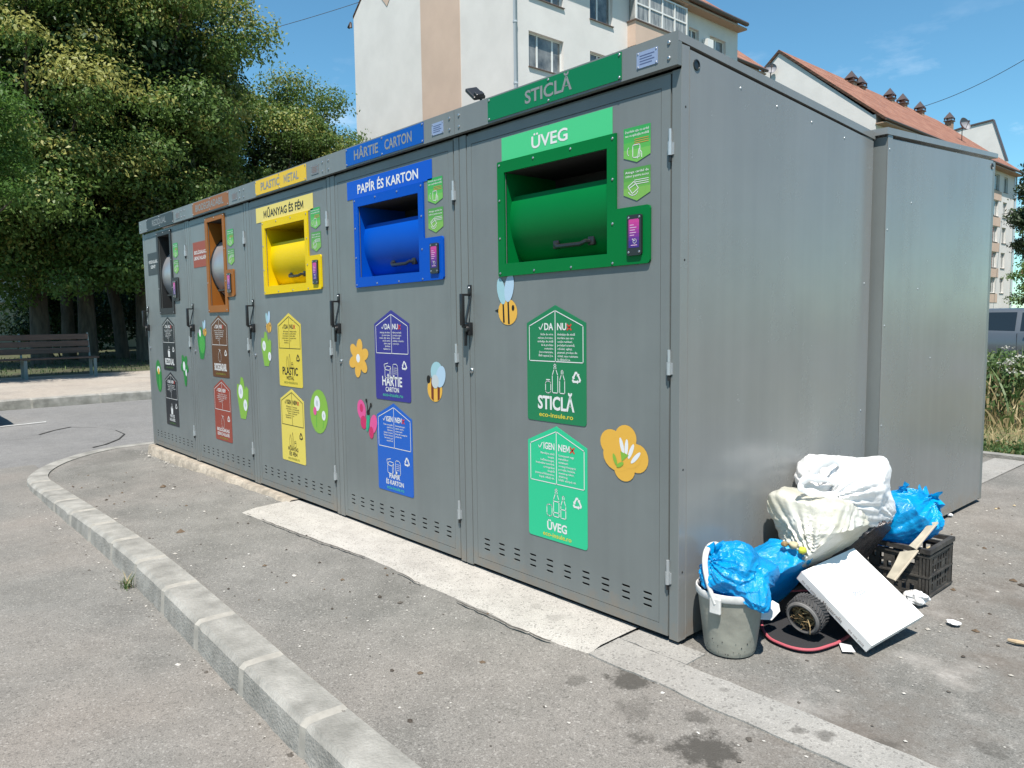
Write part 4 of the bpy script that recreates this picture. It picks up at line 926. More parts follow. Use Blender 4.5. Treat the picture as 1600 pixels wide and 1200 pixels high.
# the long block further back
win2 = []; wl2 = []
for k in range(5):
    for a, b_, l in ((76.4, 78.2, (.35, .7)), (79.9, 81.7, (.35, .7)), (83.0, 84.3, (.5,))):
        z0 = 12.75-2.44*k-.02; z1 = z0+1.5; win2.append((a, b_, z0, z1)); wl2.append((a, b_, z0, z1, l))
r, wall, roof, Lc = block('apartment_building', 'long cream apartment block with red tiled roof, chimneys and satellite dishes', -36.95, -21.95, 53.63, 86.6, 15.25, 21.42, win2, 'apartment blocks', over=.7)
for a, b_, z0, z1, l in wl2: window(Lc, r, -21.95, a, b_, z0, z1, l)
b = MB()
for k in range(5):
    z0 = 12.75-2.44*k; b.box(-21.945, -21.92, 78.4, 82.4, z0-.95, z0-.08)
Lc(b).build('wall_panel', PINK, r)
b = MB(); b.tube([(-21.8, 86.4, 0), (-21.8, 86.4, 14.6)], .08, 8); Lc(b).build('downpipe', PIPE, r)
BRICK = mat("chimney_brick", (.30, .19, .13), .9, var=.25, vscale=8)
for px, py, h in ((1330, 138, 1.7), (1344, 146, .7), (1390, 164, 1.5), (1410, 172, 1.5), (1437, 184, 1.5), (1483, 200, 1.3)):
    p = Sp(px, py, -28.6); x, y, z = -28.6, p[1], 20.75
    zz = Sp(px, py-15, x)[2]
    b = MB(); b.box(x-.33, x+.33, y-.32, y+.32, z-1.2, zz-.352); c = Lc(b).build('chimney', BRICK, roof)
    b = MB(); b.box(x-.42, x+.42, y-.5, y+.5, zz-.35, zz-.25); b.add([(x-.42, y-.5, zz+.0), (x+.42, y-.5, zz), (x+.42, y+.5, zz), (x-.42, y+.5, zz), (x, y, zz+.7)], [(0, 1, 4), (1, 2, 4), (2, 3, 4), (3, 0, 4), (0, 3, 2, 1)])
    for dx in (-.35, .35):
        for dy in (-.4, .4): b.box(x+dx-.05, x+dx+.05, y+dy-.05, y+dy+.05, zz-.2, zz)
    Lc(b).build('chimney_cap', GUT, c)
DISH = mat("grey_dish", (.2, .2, .22), .6)
def dish(label, p, rr, aim):
    t = thing('satellite_dish', label, 'satellite dish', p, 'satellite dishes')
    b = MB(); q = Vector(aim).to_track_quat('Z', 'Y').to_matrix().to_4x4(); M = Matrix.Translation((0, 0, rr*1.5)) @ q
    b.lathe([(rr*math.sin(a), rr*.5*(1-math.cos(a))*1.2) for a in np.linspace(.001, 1.5, 8)], 20, 0, M); b.build('reflector', DISH, t, True)
    b = MB(); b.tube([(0, 0, -rr), (0, 0, rr*1.3)], .04, 6); b.tube([M @ Vector((0, -rr*.9, .1)), M @ Vector((0, -.0, rr*1.1))], .025, 6); b.box(-.07, .07, -.07, .07, -.08, .08, 0, Matrix.Translation(M @ Vector((0, 0, rr*1.1)))); b.build('mast', GUT, t)
p = Fp(1204, 122, 53.3); dish('small satellite dish on the gable wall near the roof peak of the long block', tuple(p), .42, (.6, -.75, .3))
p = Sp(1503, 212, -24.0); dish('large round satellite dish standing on the red roof of the long block', tuple(p), .62, (.9, -.3, .35))
# the tall white gable beyond
t = thing('apartment_building', 'white gabled block rising behind the far end of the long red roof', 'building', (-30, 99, 0), 'apartment blocks')
b = MB(); o = [(-40, 0), (-40, 20.4), (-29.4, 22.1), (-26.56, 22.33), (-25.08, 17.7), (-25.08, 0)]
b.plate([o], lambda x, z: (x+30, -4, z), lambda x, z: (x+30, -3.5, z)); b.build('wall', CREAM, t)
b = MB(); q = o[1:5]
for (xa, za), (xb, zb) in zip(q, q[1:]): b.add([(x+30, y, z+dz) for y in (-4.1, -3.4) for x, z in ((xa, za), (xb, zb)) for dz in (.02, .2)], [(0, 1, 3, 2), (4, 6, 7, 5), (0, 4, 5, 1), (2, 3, 7, 6), (1, 5, 7, 3), (0, 2, 6, 4)])
b.build('roof', GUT, t)
# house with a red roof at the right edge, low cream house behind the trees on the left
t = thing('house', 'cream house with a red tiled roof half hidden by trees at the right edge', 'house', (-16, 96, 0))
a0, a1 = A(1578, 440, 100), A(1660, 440, 100)
b = MB(); b.box(-6, 12, -3, 6, 0, 5.6); b.build('wall', render_mat('house_render', (.55, .50, .36)), t)
b = MB(); b.add([(-6.6, -3.8, 5.2), (12.6, -3.8, 5.2), (12.6, 1.5, 11.2), (-6.6, 1.5, 11.2), (12.6, 6.8, 5.2), (-6.6, 6.8, 5.2)], [(0, 1, 2, 3), (3, 2, 4, 5), (0, 3, 5), (1, 4, 2)]); b.build('roof', TILE, t)
b = MB(); b.box(2, 3.2, -3.06, -2.98, 1.2, 2.8); b.build('window', GLASS, t)
t = thing('house', 'low pale house glimpsed between the trunks behind the bench', 'house', (-42, -1.5, 0))
b = MB(); b.box(-4, 2, -12, 12.5, -.1, 2.15); b.build('wall', render_mat('yellow_render', (.46, .44, .33)), t)
b = MB(); b.box(-4.2, 2.3, -12.3, 12.8, 2.16, 4.4); b.build('roof', mat('pale_sheet_roof', (.62, .62, .60), .6), t)
b = MB(); b.box(2.0, 2.05, 8.6, 9.6, .2, 2.0); b.build('door', PINK, t)
b = MB(); b.box(2.02, 2.06, -3.2, -1.7, .9, 1.8); b.build('window', GLASS, t)

# ------------------------------------------------------------------ trees and plants
rng = np.random.default_rng(7)
def leafmat(name, col, col2, trans=.35, rough=.5):
    m = mat(name, col, rough, col2=col2, vscale=1.6, trans=trans, spec=.35); return m
LINDEN = leafmat("linden_leaf", (.060, .115, .022), (.132, .205, .05), .4)
BRACT = leafmat("linden_bract", (.235, .245, .055), (.36, .36, .115), .4)
FEATH = leafmat("feathery_leaf", (.05, .115, .018), (.10, .19, .035), .45)
DEEP = leafmat("shade_dark_leaf", (.02, .042, .013), (.042, .075, .022), .25)  # leaf green darkened to stand for shade in and under the crowns
NEEDLE = leafmat("weeping_leaf", (.03, .05, .025), (.06, .085, .04), .3)
BARK = mat("tree_bark", (.075, .06, .045), .95, var=.4, vscale=9, bump=.9, bscale=22, stretch=(1, 1, .25))

def leaves_mesh(name, cen, nrm, size, mats, mi, asp=.62):
    """one bent rhombus per leaf"""
    n = len(cen); a = rng.normal(size=(n, 3)); a -= nrm*(a*nrm).sum(1, keepdims=True); a /= np.linalg.norm(a, axis=1, keepdims=True)+1e-9
    b = np.cross(nrm, a); s = size[:, None]
    droop = np.array([0, 0, -.25])*s
    V = np.stack([cen-a*s*.5, cen+b*s*.5*asp, cen+a*s*.55+droop, cen-b*s*.5*asp], 1).reshape(-1, 3)
    me = bpy.data.meshes.new(name); me.vertices.add(4*n); me.vertices.foreach_set('co', V.astype(np.float32).ravel())
    me.loops.add(4*n); me.loops.foreach_set('vertex_index', np.arange(4*n, dtype=np.int32))
    me.polygons.add(n); me.polygons.foreach_set('loop_start', np.arange(0, 4*n, 4, dtype=np.int32))
    try: me.polygons.foreach_set('loop_total', np.full(n, 4, dtype=np.int32))
    except Exception: pass
    for m in mats: me.materials.append(m)
    me.polygons.foreach_set('material_index', mi.astype(np.int32)); me.update(calc_edges=True); return me

def crown_leaves(clumps, per, size, bract=0., up=.35, flat=.75):
    """clumps: (x, y, z, r); leaves lie on and under each clump's surface"""
    cs, ns, ss, ms = [], [], [], []
    for (x, y, z, r) in clumps:
        n = int(per*(r/.7)**2); d = rng.normal(size=(n, 3)); d /= np.linalg.norm(d, axis=1, keepdims=True)
        rr = r*(rng.random(n)**.33)*(.82+.36*rng.random(n))
        lump = 1+.22*np.sin(d[:, 0]*5+x*3)*np.sin(d[:, 1]*5+y*3)+.15*np.sin(d[:, 2]*7+z)
        p = d*(rr*lump)[:, None]*np.array([1, 1, flat]); c = p+np.array([x, y, z])
        nn = d*.7+np.array([0, 0, up])+rng.normal(size=(n, 3))*.55; nn /= np.linalg.norm(nn, axis=1, keepdims=True)
        cs.append(c); ns.append(nn); ss.append(size*(.65+.7*rng.random(n)))
        fr = bract*(2.1*rng.random()**1.5)
        ms.append(((rng.random(n) < fr*(1+.8*d[:, 2])) & (d[:, 2] > -.4)).astype(int))  # bracts crowd clump tops, colouring in their sunlit side as well
    return np.concatenate(cs), np.concatenate(ns), np.concatenate(ss), np.concatenate(ms)

def tree(name, label, pos, trunk_r, fork, crown, nclump, cr, per, leaf, mats, bract=.0, group=None, seed=1, low=-1., lean=(0, 0), shell=.55, trunks=1):
    """crown = (dx, dy, z centre, rx, ry, rz)"""
    R = random.Random(seed); t = thing(name, label, 'tree', pos, group)
    dx, dy, zc, rx, ry, rz = crown; cl = []; fill = []
    while len(cl) < nclump:
        v = Vector((R.gauss(0, 1), R.gauss(0, 1), R.gauss(0, 1))).normalized(); q = .72+.36*R.random()
        w_ = 1+.28*noise.noise(v*2.1+Vector((seed, 0, 0)))
        if v.z < low: continue
        cl.append((dx+v.x*rx*q*w_, dy+v.y*ry*q*w_, zc+v.z*rz*q*w_, cr*(.55+.8*R.random())))
    while len(fill) < nclump*.6:
        v = Vector((R.gauss(0, 1), R.gauss(0, 1), R.gauss(0, 1))).normalized(); q = .72*R.random()**.5
        if v.z < low: continue
        fill.append((dx+v.x*rx*q, dy+v.y*ry*q, zc+v.z*rz*q, cr*1.15))
    b = MB()
    for k in range(trunks):
        ox, oy = (0, 0) if k == 0 else (R.uniform(-.6, .6), R.uniform(-.6, .6))
        b.tube([(ox, oy, -.3), (ox, oy, 0), (ox+lean[0]*.3+.05, oy+lean[1]*.3, fork*.5), (ox+lean[0]+R.uniform(-.1, .1), oy+lean[1], fork), (dx*.6+ox*.3, dy*.6, zc), (dx, dy, zc+rz*.7)], [trunk_r*1.35, trunk_r*1.1, trunk_r*.92, trunk_r*.85, trunk_r*.5, trunk_r*.12], 12)
    for c in cl[::max(1, len(cl)//22)]:
        s = Vector((lean[0], lean[1], fork*R.uniform(.8, 1.25))); e = Vector(c[:3]); mid = s.lerp(e, .5)+Vector((R.uniform(-.3, .3), R.uniform(-.3, .3), .35))
        b.tube([s, mid, e], [trunk_r*.42, trunk_r*.25, trunk_r*.06], 7)
    b.build('trunk', BARK, t, True)
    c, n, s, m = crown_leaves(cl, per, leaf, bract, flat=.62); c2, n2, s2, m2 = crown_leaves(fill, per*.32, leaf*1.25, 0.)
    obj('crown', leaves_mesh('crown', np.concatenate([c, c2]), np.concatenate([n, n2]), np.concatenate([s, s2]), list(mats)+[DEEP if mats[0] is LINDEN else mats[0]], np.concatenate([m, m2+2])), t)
    return t
grp = 'trees along the pavement behind the bench'
def gp(px, t): p = A(px, 510, t); return (float(p[0]), float(p[1]), -.05)
LB = [LINDEN, BRACT]
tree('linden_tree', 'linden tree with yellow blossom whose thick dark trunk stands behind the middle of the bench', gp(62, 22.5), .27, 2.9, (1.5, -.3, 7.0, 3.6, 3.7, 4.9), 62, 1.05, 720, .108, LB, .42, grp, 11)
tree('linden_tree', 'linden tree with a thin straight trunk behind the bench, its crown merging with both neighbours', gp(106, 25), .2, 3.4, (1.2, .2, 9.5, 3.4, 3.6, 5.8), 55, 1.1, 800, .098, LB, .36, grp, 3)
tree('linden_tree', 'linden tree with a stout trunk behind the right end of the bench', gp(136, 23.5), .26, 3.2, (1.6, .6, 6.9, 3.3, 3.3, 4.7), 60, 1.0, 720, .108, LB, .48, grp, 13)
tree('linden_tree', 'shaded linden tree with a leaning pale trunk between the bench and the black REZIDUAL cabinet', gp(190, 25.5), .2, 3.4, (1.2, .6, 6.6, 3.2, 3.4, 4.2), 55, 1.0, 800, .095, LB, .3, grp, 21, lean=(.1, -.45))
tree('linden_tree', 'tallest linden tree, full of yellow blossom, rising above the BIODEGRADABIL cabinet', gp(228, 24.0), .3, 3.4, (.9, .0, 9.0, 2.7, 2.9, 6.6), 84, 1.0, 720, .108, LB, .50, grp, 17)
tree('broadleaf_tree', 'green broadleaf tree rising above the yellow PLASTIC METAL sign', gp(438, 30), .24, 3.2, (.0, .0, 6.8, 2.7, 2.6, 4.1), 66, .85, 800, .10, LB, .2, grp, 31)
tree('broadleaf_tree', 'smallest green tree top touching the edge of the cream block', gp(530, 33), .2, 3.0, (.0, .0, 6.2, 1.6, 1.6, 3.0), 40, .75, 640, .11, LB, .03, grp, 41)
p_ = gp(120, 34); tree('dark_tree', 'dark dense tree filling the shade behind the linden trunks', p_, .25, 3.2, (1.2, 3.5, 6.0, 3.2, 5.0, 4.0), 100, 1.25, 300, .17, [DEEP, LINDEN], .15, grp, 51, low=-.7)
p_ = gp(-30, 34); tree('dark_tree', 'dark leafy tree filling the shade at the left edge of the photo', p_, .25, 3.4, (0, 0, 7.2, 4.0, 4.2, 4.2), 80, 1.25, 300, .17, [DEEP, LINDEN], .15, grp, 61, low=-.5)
# feathery young tree leaning in from the left edge
tree('locust_tree', 'bright green feathery tree leaning in at the left edge in front of the lindens', gp(-75, 14.5), .12, 2.6, (.0, .0, 5.0, 1.25, 1.35, 2.4), 120, .42, 560, .07, [FEATH, FEATH], 0, None, 71, low=-.6)
# hedge and undergrowth in the shade
def shrub(name, label, pos, rx, ry, rz, n, cr, per, leaf, mats, seed, group=None, bract=0.):
    R = random.Random(seed); t = thing(name, label, 'shrub', pos, group); cl = []
    for k in range(n):
        a = R.random()*6.283; q = math.sqrt(R.random()); cl.append((rx*q*math.cos(a), ry*q*math.sin(a), rz*(.25+.75*R.random()), cr*(.7+.6*R.random())))
    b = MB()
    for c in cl[::3]: b.tube([(c[0]*.2, c[1]*.2, -.2), (c[0]*.6, c[1]*.6, c[2]*.6), c[:3]], [.035, .025, .006], 5)
    b.build('stems', BARK, t); c, nn, s, m = crown_leaves(cl, per, leaf, bract); obj('foliage', leaves_mesh('foliage', c, nn, s, mats, m), t); return t
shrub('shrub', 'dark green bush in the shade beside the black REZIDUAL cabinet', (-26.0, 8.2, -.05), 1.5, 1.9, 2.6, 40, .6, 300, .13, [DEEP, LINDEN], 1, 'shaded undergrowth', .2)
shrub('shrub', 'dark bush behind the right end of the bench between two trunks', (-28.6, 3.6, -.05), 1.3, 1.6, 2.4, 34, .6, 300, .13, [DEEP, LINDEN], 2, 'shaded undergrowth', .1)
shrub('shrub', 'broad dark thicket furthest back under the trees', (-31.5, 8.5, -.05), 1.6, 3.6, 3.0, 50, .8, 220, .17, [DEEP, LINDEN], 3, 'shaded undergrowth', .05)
def blades(n, area, h, w_, mats, mi, lean=.35, seg=3):
    """grass blades as tapering bent strips; area() gives (x, y, z)"""
    b = MB()
    for i in range(n):
        x, y, z = area(); a = random.random()*6.283; hh = h*(.5+.8*random.random()); ww = w_*(.7+.6*random.random()); l = lean*hh*(.3+random.random())
        dx, dy = math.cos(a), math.sin(a); tw = random.random()*3.14; px, py = math.cos(tw)*ww, math.sin(tw)*ww
        vs = []
        for k in range(seg):
            f = k/seg; vs += [(x+dx*l*f*f-px*(1-f*.5), y+dy*l*f*f-py*(1-f*.5), z+hh*f*(1-.12*f)), (x+dx*l*f*f+px*(1-f*.5), y+dy*l*f*f+py*(1-f*.5), z+hh*f*(1-.12*f))]
        vs.append((x+dx*l, y+dy*l, z+hh*.86)); fs = [(2*k, 2*k+1, 2*k+3, 2*k+2) for k in range(seg-1)]+[(2*seg-2, 2*seg-1, 2*seg)]
        b.add(vs, fs, mi())
    return b
random.seed(5)
GRN = leafmat("green_blade", (.06, .11, .03), (.11, .16, .05), .35); DRY = leafmat("dry_blade", (.27, .21, .10), (.38, .31, .17), .25); WEED = leafmat("weed_leaf", (.05, .10, .03), (.085, .15, .05), .35)
WHF = mat("white_flower", (.42, .42, .38), .7, trans=.3)
def gz(x, y): return -.06-.14*max(0, (y-4.83))/9.2
o = blades(5200, lambda: (lambda x, y: (x, y, gz(x, y)))(random.uniform(-3.2, 1.5), random.uniform(4.86, 5.75)), .085, .0045, 0, lambda: 0 if random.random() < .8 else 1, .5, 2).build('low_grass', [GRN, DRY], fix=False); kind(o, 'stuff')
cl = [(random.uniform(-2.4, .6), random.uniform(4.98, 5.6), -.03, .10+.07*random.random()) for _ in range(120)]
c, n_, s, m = crown_leaves(cl, 700, .035, .02); o = obj('ground_weeds', leaves_mesh('ground_weeds', c, n_, s, [WEED, WHF], m)); kind(o, 'stuff')
o = blades(9000, lambda: (lambda x, y: (x, y, gz(x, y)))(random.uniform(-4.5, 1.8), random.uniform(5.6, 9.5)), .10, .005, 0, lambda: 1 if random.random() < .8 else 0, .8, 2).build('dry_grass', [GRN, DRY], fix=False); kind(o, 'stuff')
def flower_plant(label, pos, h, n, dry, heads, seed):
    random.seed(seed); t = thing('flowering_plant', label, 'plant', pos, 'tall plants in front of the grey car')
    rr = .20
    b = blades(n, lambda: (random.gauss(0, rr), random.gauss(0, rr), -.02), h, .013, 0, lambda: 1 if random.random() < dry else 0, .45, 4); b.build('leaves', [GRN, DRY], t, fix=False)
    nl = int(900*h*(1-dry)); q = np.stack([rng.normal(0, rr*1.15, nl), rng.normal(0, rr*1.0, nl), h*(.25+.75*rng.random(nl)**.8)], 1); nn = rng.normal(size=q.shape)*.7+np.array([0, -.2, .7]); nn /= np.linalg.norm(nn, axis=1, keepdims=True)
    obj('leaf_sprays', leaves_mesh('leaf_sprays', q, nn, .05+.06*rng.random(nl), [WEED, GRN], (rng.random(nl) < .5).astype(int), .4), t)
    b = MB(); f = MB(); tops = []
    for k in range(heads):
        x, y = random.gauss(0, rr*1.3), random.gauss(0, rr*1.1); hh = h*random.uniform(.75, 1.2); q = (x*1.3, y*1.3, hh); b.tube([(x*.5, y*.5, 0), (x, y, hh*.6), q], [.005, .004, .002], 5); tops.append(q)
    b.build('stems', DRY if dry > .4 else GRN, t)
    c = np.array([(q[0]+random.gauss(0, .045), q[1]+random.gauss(0, .045), q[2]+random.gauss(0, .012)) for q in tops for _ in range(26)]); nn = rng.normal(size=c.shape)*.4+np.array([0, 0, 1]); nn /= np.linalg.norm(nn, axis=1, keepdims=True)
    obj('blossom', leaves_mesh('blossom', c, nn, np.full(len(c), .026), [WHF], np.zeros(len(c), int), .9), t)
    return t
FL = [('tall leafy plant with white flowers close behind the corner of the back cabinet', (1548, 655), .92, 150, .25, 9), ('dense clump of white flowers low in front of the tall plants', (1578, 650), .55, 120, .35, 14),
      ('half dried reed clump with hanging straw leaves', (1562, 660), .8, 140, .6, 3), ('tall green plant with broad blades at the right edge', (1592, 655), 1.0, 150, .2, 6), ('tall plant with a dry feathery stalk before the car window', (1574, 640), 1.05, 120, .3, 5),
      ('green leafy plant half hidden by the back cabinet', (1530, 648), .85, 140, .3, 6), ('low dry clump at the foot of the flowering plants', (1585, 668), .35, 110, .85, 2), ('leafy plant mostly outside the right edge', (1625, 655), .95, 150, .3, 6)]
for i, (lb, px, h, n, dry, hd) in enumerate(FL):
    p = G(*px, -.10); flower_plant(lb, (p[0], p[1], gz(p[0], p[1])), h*.76, n, dry, hd, i+3)
# trees at the right edge
p = A(1640, 470, 34); tree('broadleaf_tree', 'small roadside tree with leafy branches reaching in at the right edge below the red roof', (p[0], p[1], -.25), .12, 1.9, (-.1, 0, 2.75, 1.5, 1.5, 1.35), 40, .55, 420, .11, [LINDEN, BRACT], .02, None, 81)
p = A(1648, 300, 60); tree('weeping_tree', 'tall dark drooping tree beside the far end of the long apartment block', (p[0], p[1], -.25), .25, 4, (0, 0, 9.6, 2.4, 2.4, 6.0), 90, .8, 260, .22, [NEEDLE, LINDEN], .1, None, 91)

# ------------------------------------------------------------------ rubbish left beside the cabinets
BLUE = plastic_bag("blue_bag_film", (.0, .27, .62), .2, .3, (.0, .40, .78), 7, strength=.35)
WHITEB = plastic_bag("white_bag_film", (.84, .84, .84), .36, .3, (.88, .88, .88), 5, strength=.15)
CLEARB = plastic_bag("milky_bag_film", (.62, .605, .50), .14, .35, (.80, .80, .78), 6, strength=.2)
BLACKB = plastic_bag("dark_bag_film", (.035, .032, .035), .16, .1, (.12, .10, .10), 9, strength=.35)
def ico(sub):
    bm = bmesh.new(); bmesh.ops.create_icosphere(bm, subdivisions=sub, radius=1); bm.verts.index_update()
    v = [p.co.copy() for p in bm.verts]; f = [tuple(q.index for q in t.verts) for t in bm.faces]; bm.free(); return v, f
ICO = {k: ico(k) for k in (3, 4, 6)}
def crumple(c, radii, lobes=(), seed=1, sub=6, fold=.10, crease=.16, power=2., floor=.0, wall=.012, freq=1., gather=(), planes=46, facet=.6, clamp=None):
    """a stuffed film bag: taut facets meeting in creases, pleats running to the tied necks, resting on ground and wall"""
    vs, fs = ICO[sub]; S = Vector((seed*3.7, seed*1.3, seed*7.1)); c = Vector(c); R = np.random.default_rng(seed)
    V = np.array([v[:] for v in vs]); k = (np.abs(V)**power).sum(1)**(-1/power)
    n_ = R.normal(size=(planes, 3)); n_ /= np.linalg.norm(n_, axis=1, keepdims=True); h = .86+.2*R.random(planes)
    d = V @ n_.T; q = np.where(d > .15, h/np.maximum(d, .15), 9.); q.sort(axis=1); w_ = np.clip((q[:, 1]-q[:, 0])/.03, 0, 1)
    fr = np.minimum(q[:, 0]+.012*(1-w_)**2, 1.35)               # polyhedron with slightly raised ridges
    r = k*((1-facet)+facet*fr)
    for dd, a, ww in lobes:
        u = np.array(Vector(dd).normalized()); r = r+a*np.exp(-(1-V @ u)/ww)
    for dd, a, num in gather:                                   # pleats round a neck
        u = np.array(Vector(dd).normalized()); t = np.array(Vector(dd).orthogonal().normalized()); b_ = np.cross(u, t)
        ang = np.arctan2(V @ b_, V @ t); pol = np.arccos(np.clip(V @ u, -1, 1))
        ph = R.random(3)*6.28; wv = np.abs(np.sin(ang*num*.5+ph[0]+.5*np.sin(ang*3+ph[1])))+.6*np.abs(np.sin(ang*num*.83+ph[2]+pol))
        r = r+a*(wv-.85)*np.exp(-pol/.75)*np.minimum(1, pol/.12)
    out = []
    for v, rr in zip(vs, r):
        q = v*freq+S; w3 = Vector((noise.noise(q*1.3), noise.noise(q*1.3+Vector((9, 0, 0))), noise.noise(q*1.3+Vector((0, 9, 0)))))
        rr += fold*noise.noise(q*1.3)*.9
        a = abs(noise.noise(q*1.9+w3*.9)); rr += fold*(.25-min(a, .25))*.8
        e = q*3.2+w3*1.6; e = Vector((e.x, e.y*2.2, e.z*.8)); a = abs(noise.noise(e)); rr += crease*(.12-min(a, .12))*.55
        e = Vector((q.x*2.4, q.y*.9, q.z*4.5))*2.2+w3*2; a = abs(noise.noise(e)); rr += crease*(.1-min(a, .1))*.35
        x = c+Vector((v.x*radii[0], v.y*radii[1], v.z*radii[2]))*float(rr)
        if clamp: x = clamp(x)
        if x.z < floor: x.z = floor+.004*noise.noise(q*5)+.002
        if x.x < wall: x.x = wall+.004*noise.noise(q*7)
        out.append(x)
    return out, fs
def bag(name, label, c, radii, mt, lobes=(), seed=1, parts=None, **k):
    t = thing(name, label, 'rubbish bag', (c[0], c[1], k.get('floor', 0)))
    v, f = crumple(c, radii, lobes, seed, **k); b = MB(); b.add([p-Vector(t.location) for p in v], f)
    b.build('body', mt, t, True, fix=False).data.polygons.foreach_set('use_smooth', [True]*len(f)); return t
def knot(t, mt, p, d, ln, seed, n=2, w_=.05):
    """gathered neck and flared ears of a tied bag"""
    R = random.Random(seed); d = Vector(d).normalized(); o = Vector(p)-Vector(t.location); b = MB()
    for k in range(n):
        a = Vector((R.uniform(-1, 1), R.uniform(-1, 1), R.uniform(-.4, .8)))*.6; e = (d+a).normalized(); s = d.orthogonal(); s.rotate(Matrix.Rotation(R.random()*6, 3, d)); vs = []; m = 10
        for i in range(m+1):
            f = i/m; wd = w_*(.16+.95*f**.7)
            for j in range(9):
                g = j/8-.5; q = o+e*ln*f+s*wd*g*2*.6+d.cross(s)*wd*.32*math.sin(g*11+f*3+k)+Vector((0, 0, .006*noise.noise(Vector((f*5, g*9, seed+k)))-.03*f*f*(k % 2)))
                vs.append(q)
        b.add(vs, [(i*9+j, i*9+j+1, (i+1)*9+j+1, (i+1)*9+j) for i in range(m) for j in range(8)])
    b.build('tied_ears', mt, t, True, fix=False)
def film(vs_rows, mt, name, t):
    b = MB(); n = len(vs_rows[0]); o = Vector(t.location); b.add([Vector(p)-o for r_ in vs_rows for p in r_], [(i*n+j, i*n+j+1, (i+1)*n+j+1, (i+1)*n+j) for i in range(len(vs_rows)-1) for j in range(n-1)]); return b.build(name, mt, t, True, fix=False)

# bucket
BX, BY = .135, .118
t = thing('bucket', 'grey dirty plaster bucket with a white rim and handle at the cabinet corner', 'bucket', (BX, BY, -.012))
BUCK = mat('dirty_bucket_plastic', (.24, .235, .20), .5, col2=(.38, .37, .31), vscale=7, bump=.1, bscale=30, trans=.1)
t_ = BUCK.node_tree; n_ = t_.nodes; p_ = n_['Principled BSDF']     # specks of mortar near the foot
b = MB(); H_b = .226
b.lathe([(.0001, .004), (.080, .004), (.084, 0), (.087, .008), (.089, .016), (.110, H_b-.04), (.1155, H_b-.012)], 40, 0); b.lathe([(.1125, H_b-.012), (.107, H_b-.04), (.084, .018), (.0001, .018)], 40, 0)
b.build('body', BUCK, t, True)
b = MB(); RIM = mat('chalky_white_plastic', (.52, .51, .49), .6, var=.15, vscale=25)
b.lathe([(.1120, H_b-.014), (.1120, H_b-.002), (.1145, H_b+.003), (.119, H_b+.002), (.1205, H_b-.004), (.1200, H_b-.020), (.117, H_b-.024), (.1155, H_b-.014)], 40, 0, close=True); b.build('rim', RIM, t, True)
fp = A(1118, 942, 2.535)-np.array(t.location); hp = math.atan2(fp[1], fp[0])
bp = []
P_f = Vector((.121*math.cos(hp), .121*math.sin(hp), H_b-.03)); P_b = Vector((.121*math.cos(hp+math.pi), .121*math.sin(hp+math.pi), H_b-.03))
top = Vector(A(1096, 862, 2.60)-np.array(t.location)); axis = (P_b-P_f); mid = (P_f+P_b)/2; up = (top-mid); up -= axis*up.dot(axis)/axis.length_squared
for i in range(25):
    a = math.pi*i/24; bp.append(mid-axis*.5*math.cos(a)+up*1.02*math.sin(a)**.8)
b = MB(); b.tube(bp, [.0075+.0035*math.sin(math.pi*i/24) for i in range(25)], 10); h = b.build('handle', RIM, t, True)
for q in (P_f, P_b):
    b = MB(); a = math.atan2(q.y, q.x); M = Matrix.Translation((.119*math.cos(a), .119*math.sin(a), H_b-.035)) @ Matrix.Rotation(a, 4, 'Z'); b.bbox(-.006, .007, -.02, .02, -.03, .026, .004, 0, M); b.build('handle_lug', RIM, t)
b = MB(); R = random.Random(4)
for k in range(34):
    a = R.uniform(-2.6, .6); z = .012+.05*R.random()**2; rr = .0876+.021*z/.19+.0016; b.lathe([(.0012+.0014*R.random(), 0), (.0001, .001)], 6, 0, Matrix.Translation((rr*math.cos(a), rr*math.sin(a), z)) @ Matrix.Rotation(a, 4, 'Z') @ Matrix.Rotation(rad(90), 4, 'Y'))
kind(b.build('mortar_specks', DARK, t), 'stuff')
# blue bag stuffed into the bucket, drooping over its rim
t = bag('rubbish_bag', 'crumpled shiny blue rubbish bag stuffed into the bucket and hanging over its rim', (.150, .125, .262), (.108, .112, .082), BLUE,
        [((1, -.3, -.9), .60, .09), ((.75, .8, -.1), .22, .12), ((-.5, -.0, .8), .26, .10), ((.2, .25, 1), .26, .12), ((-.6, -.8, -.1), .10, .1)], 3, fold=.26, crease=.34, floor=.165, wall=.014, gather=[((-.5, -.5, .45), .16, 17), ((.8, -.4, -.8), .10, 11)], planes=30, facet=.75)
knot(t, BLUE, (.085, .085, .31), (-.05, -.3, 1), .05, 5, 2, .03)
def off_box(x):
    s_ = (x-QA).dot(-E2)
    return x-Vector(((s_+.02)/.8, 0, 0)) if s_ > -.02 and x.z < .36 else x
QA, QB, QC, QD = [Vector(p) for p in ((.241, .418, .218), (.289, .74, .248), (.557, .717, .062), (.509, .395, .032))]
E2 = (QA-QD).normalized()
b2 = bag('rubbish_bag', 'shiny blue rubbish bag lying between the bucket and the pizza box', (.150, .425, .135), (.120, .135, .145), BLUE, [((-.1, .0, 1), .18, .14), ((.5, -.5, .6), .10, .2)], 8, fold=.18, crease=.26, floor=-.012, gather=[((.9, .5, .25), .18, 19)], planes=26, facet=.7, clamp=off_box)
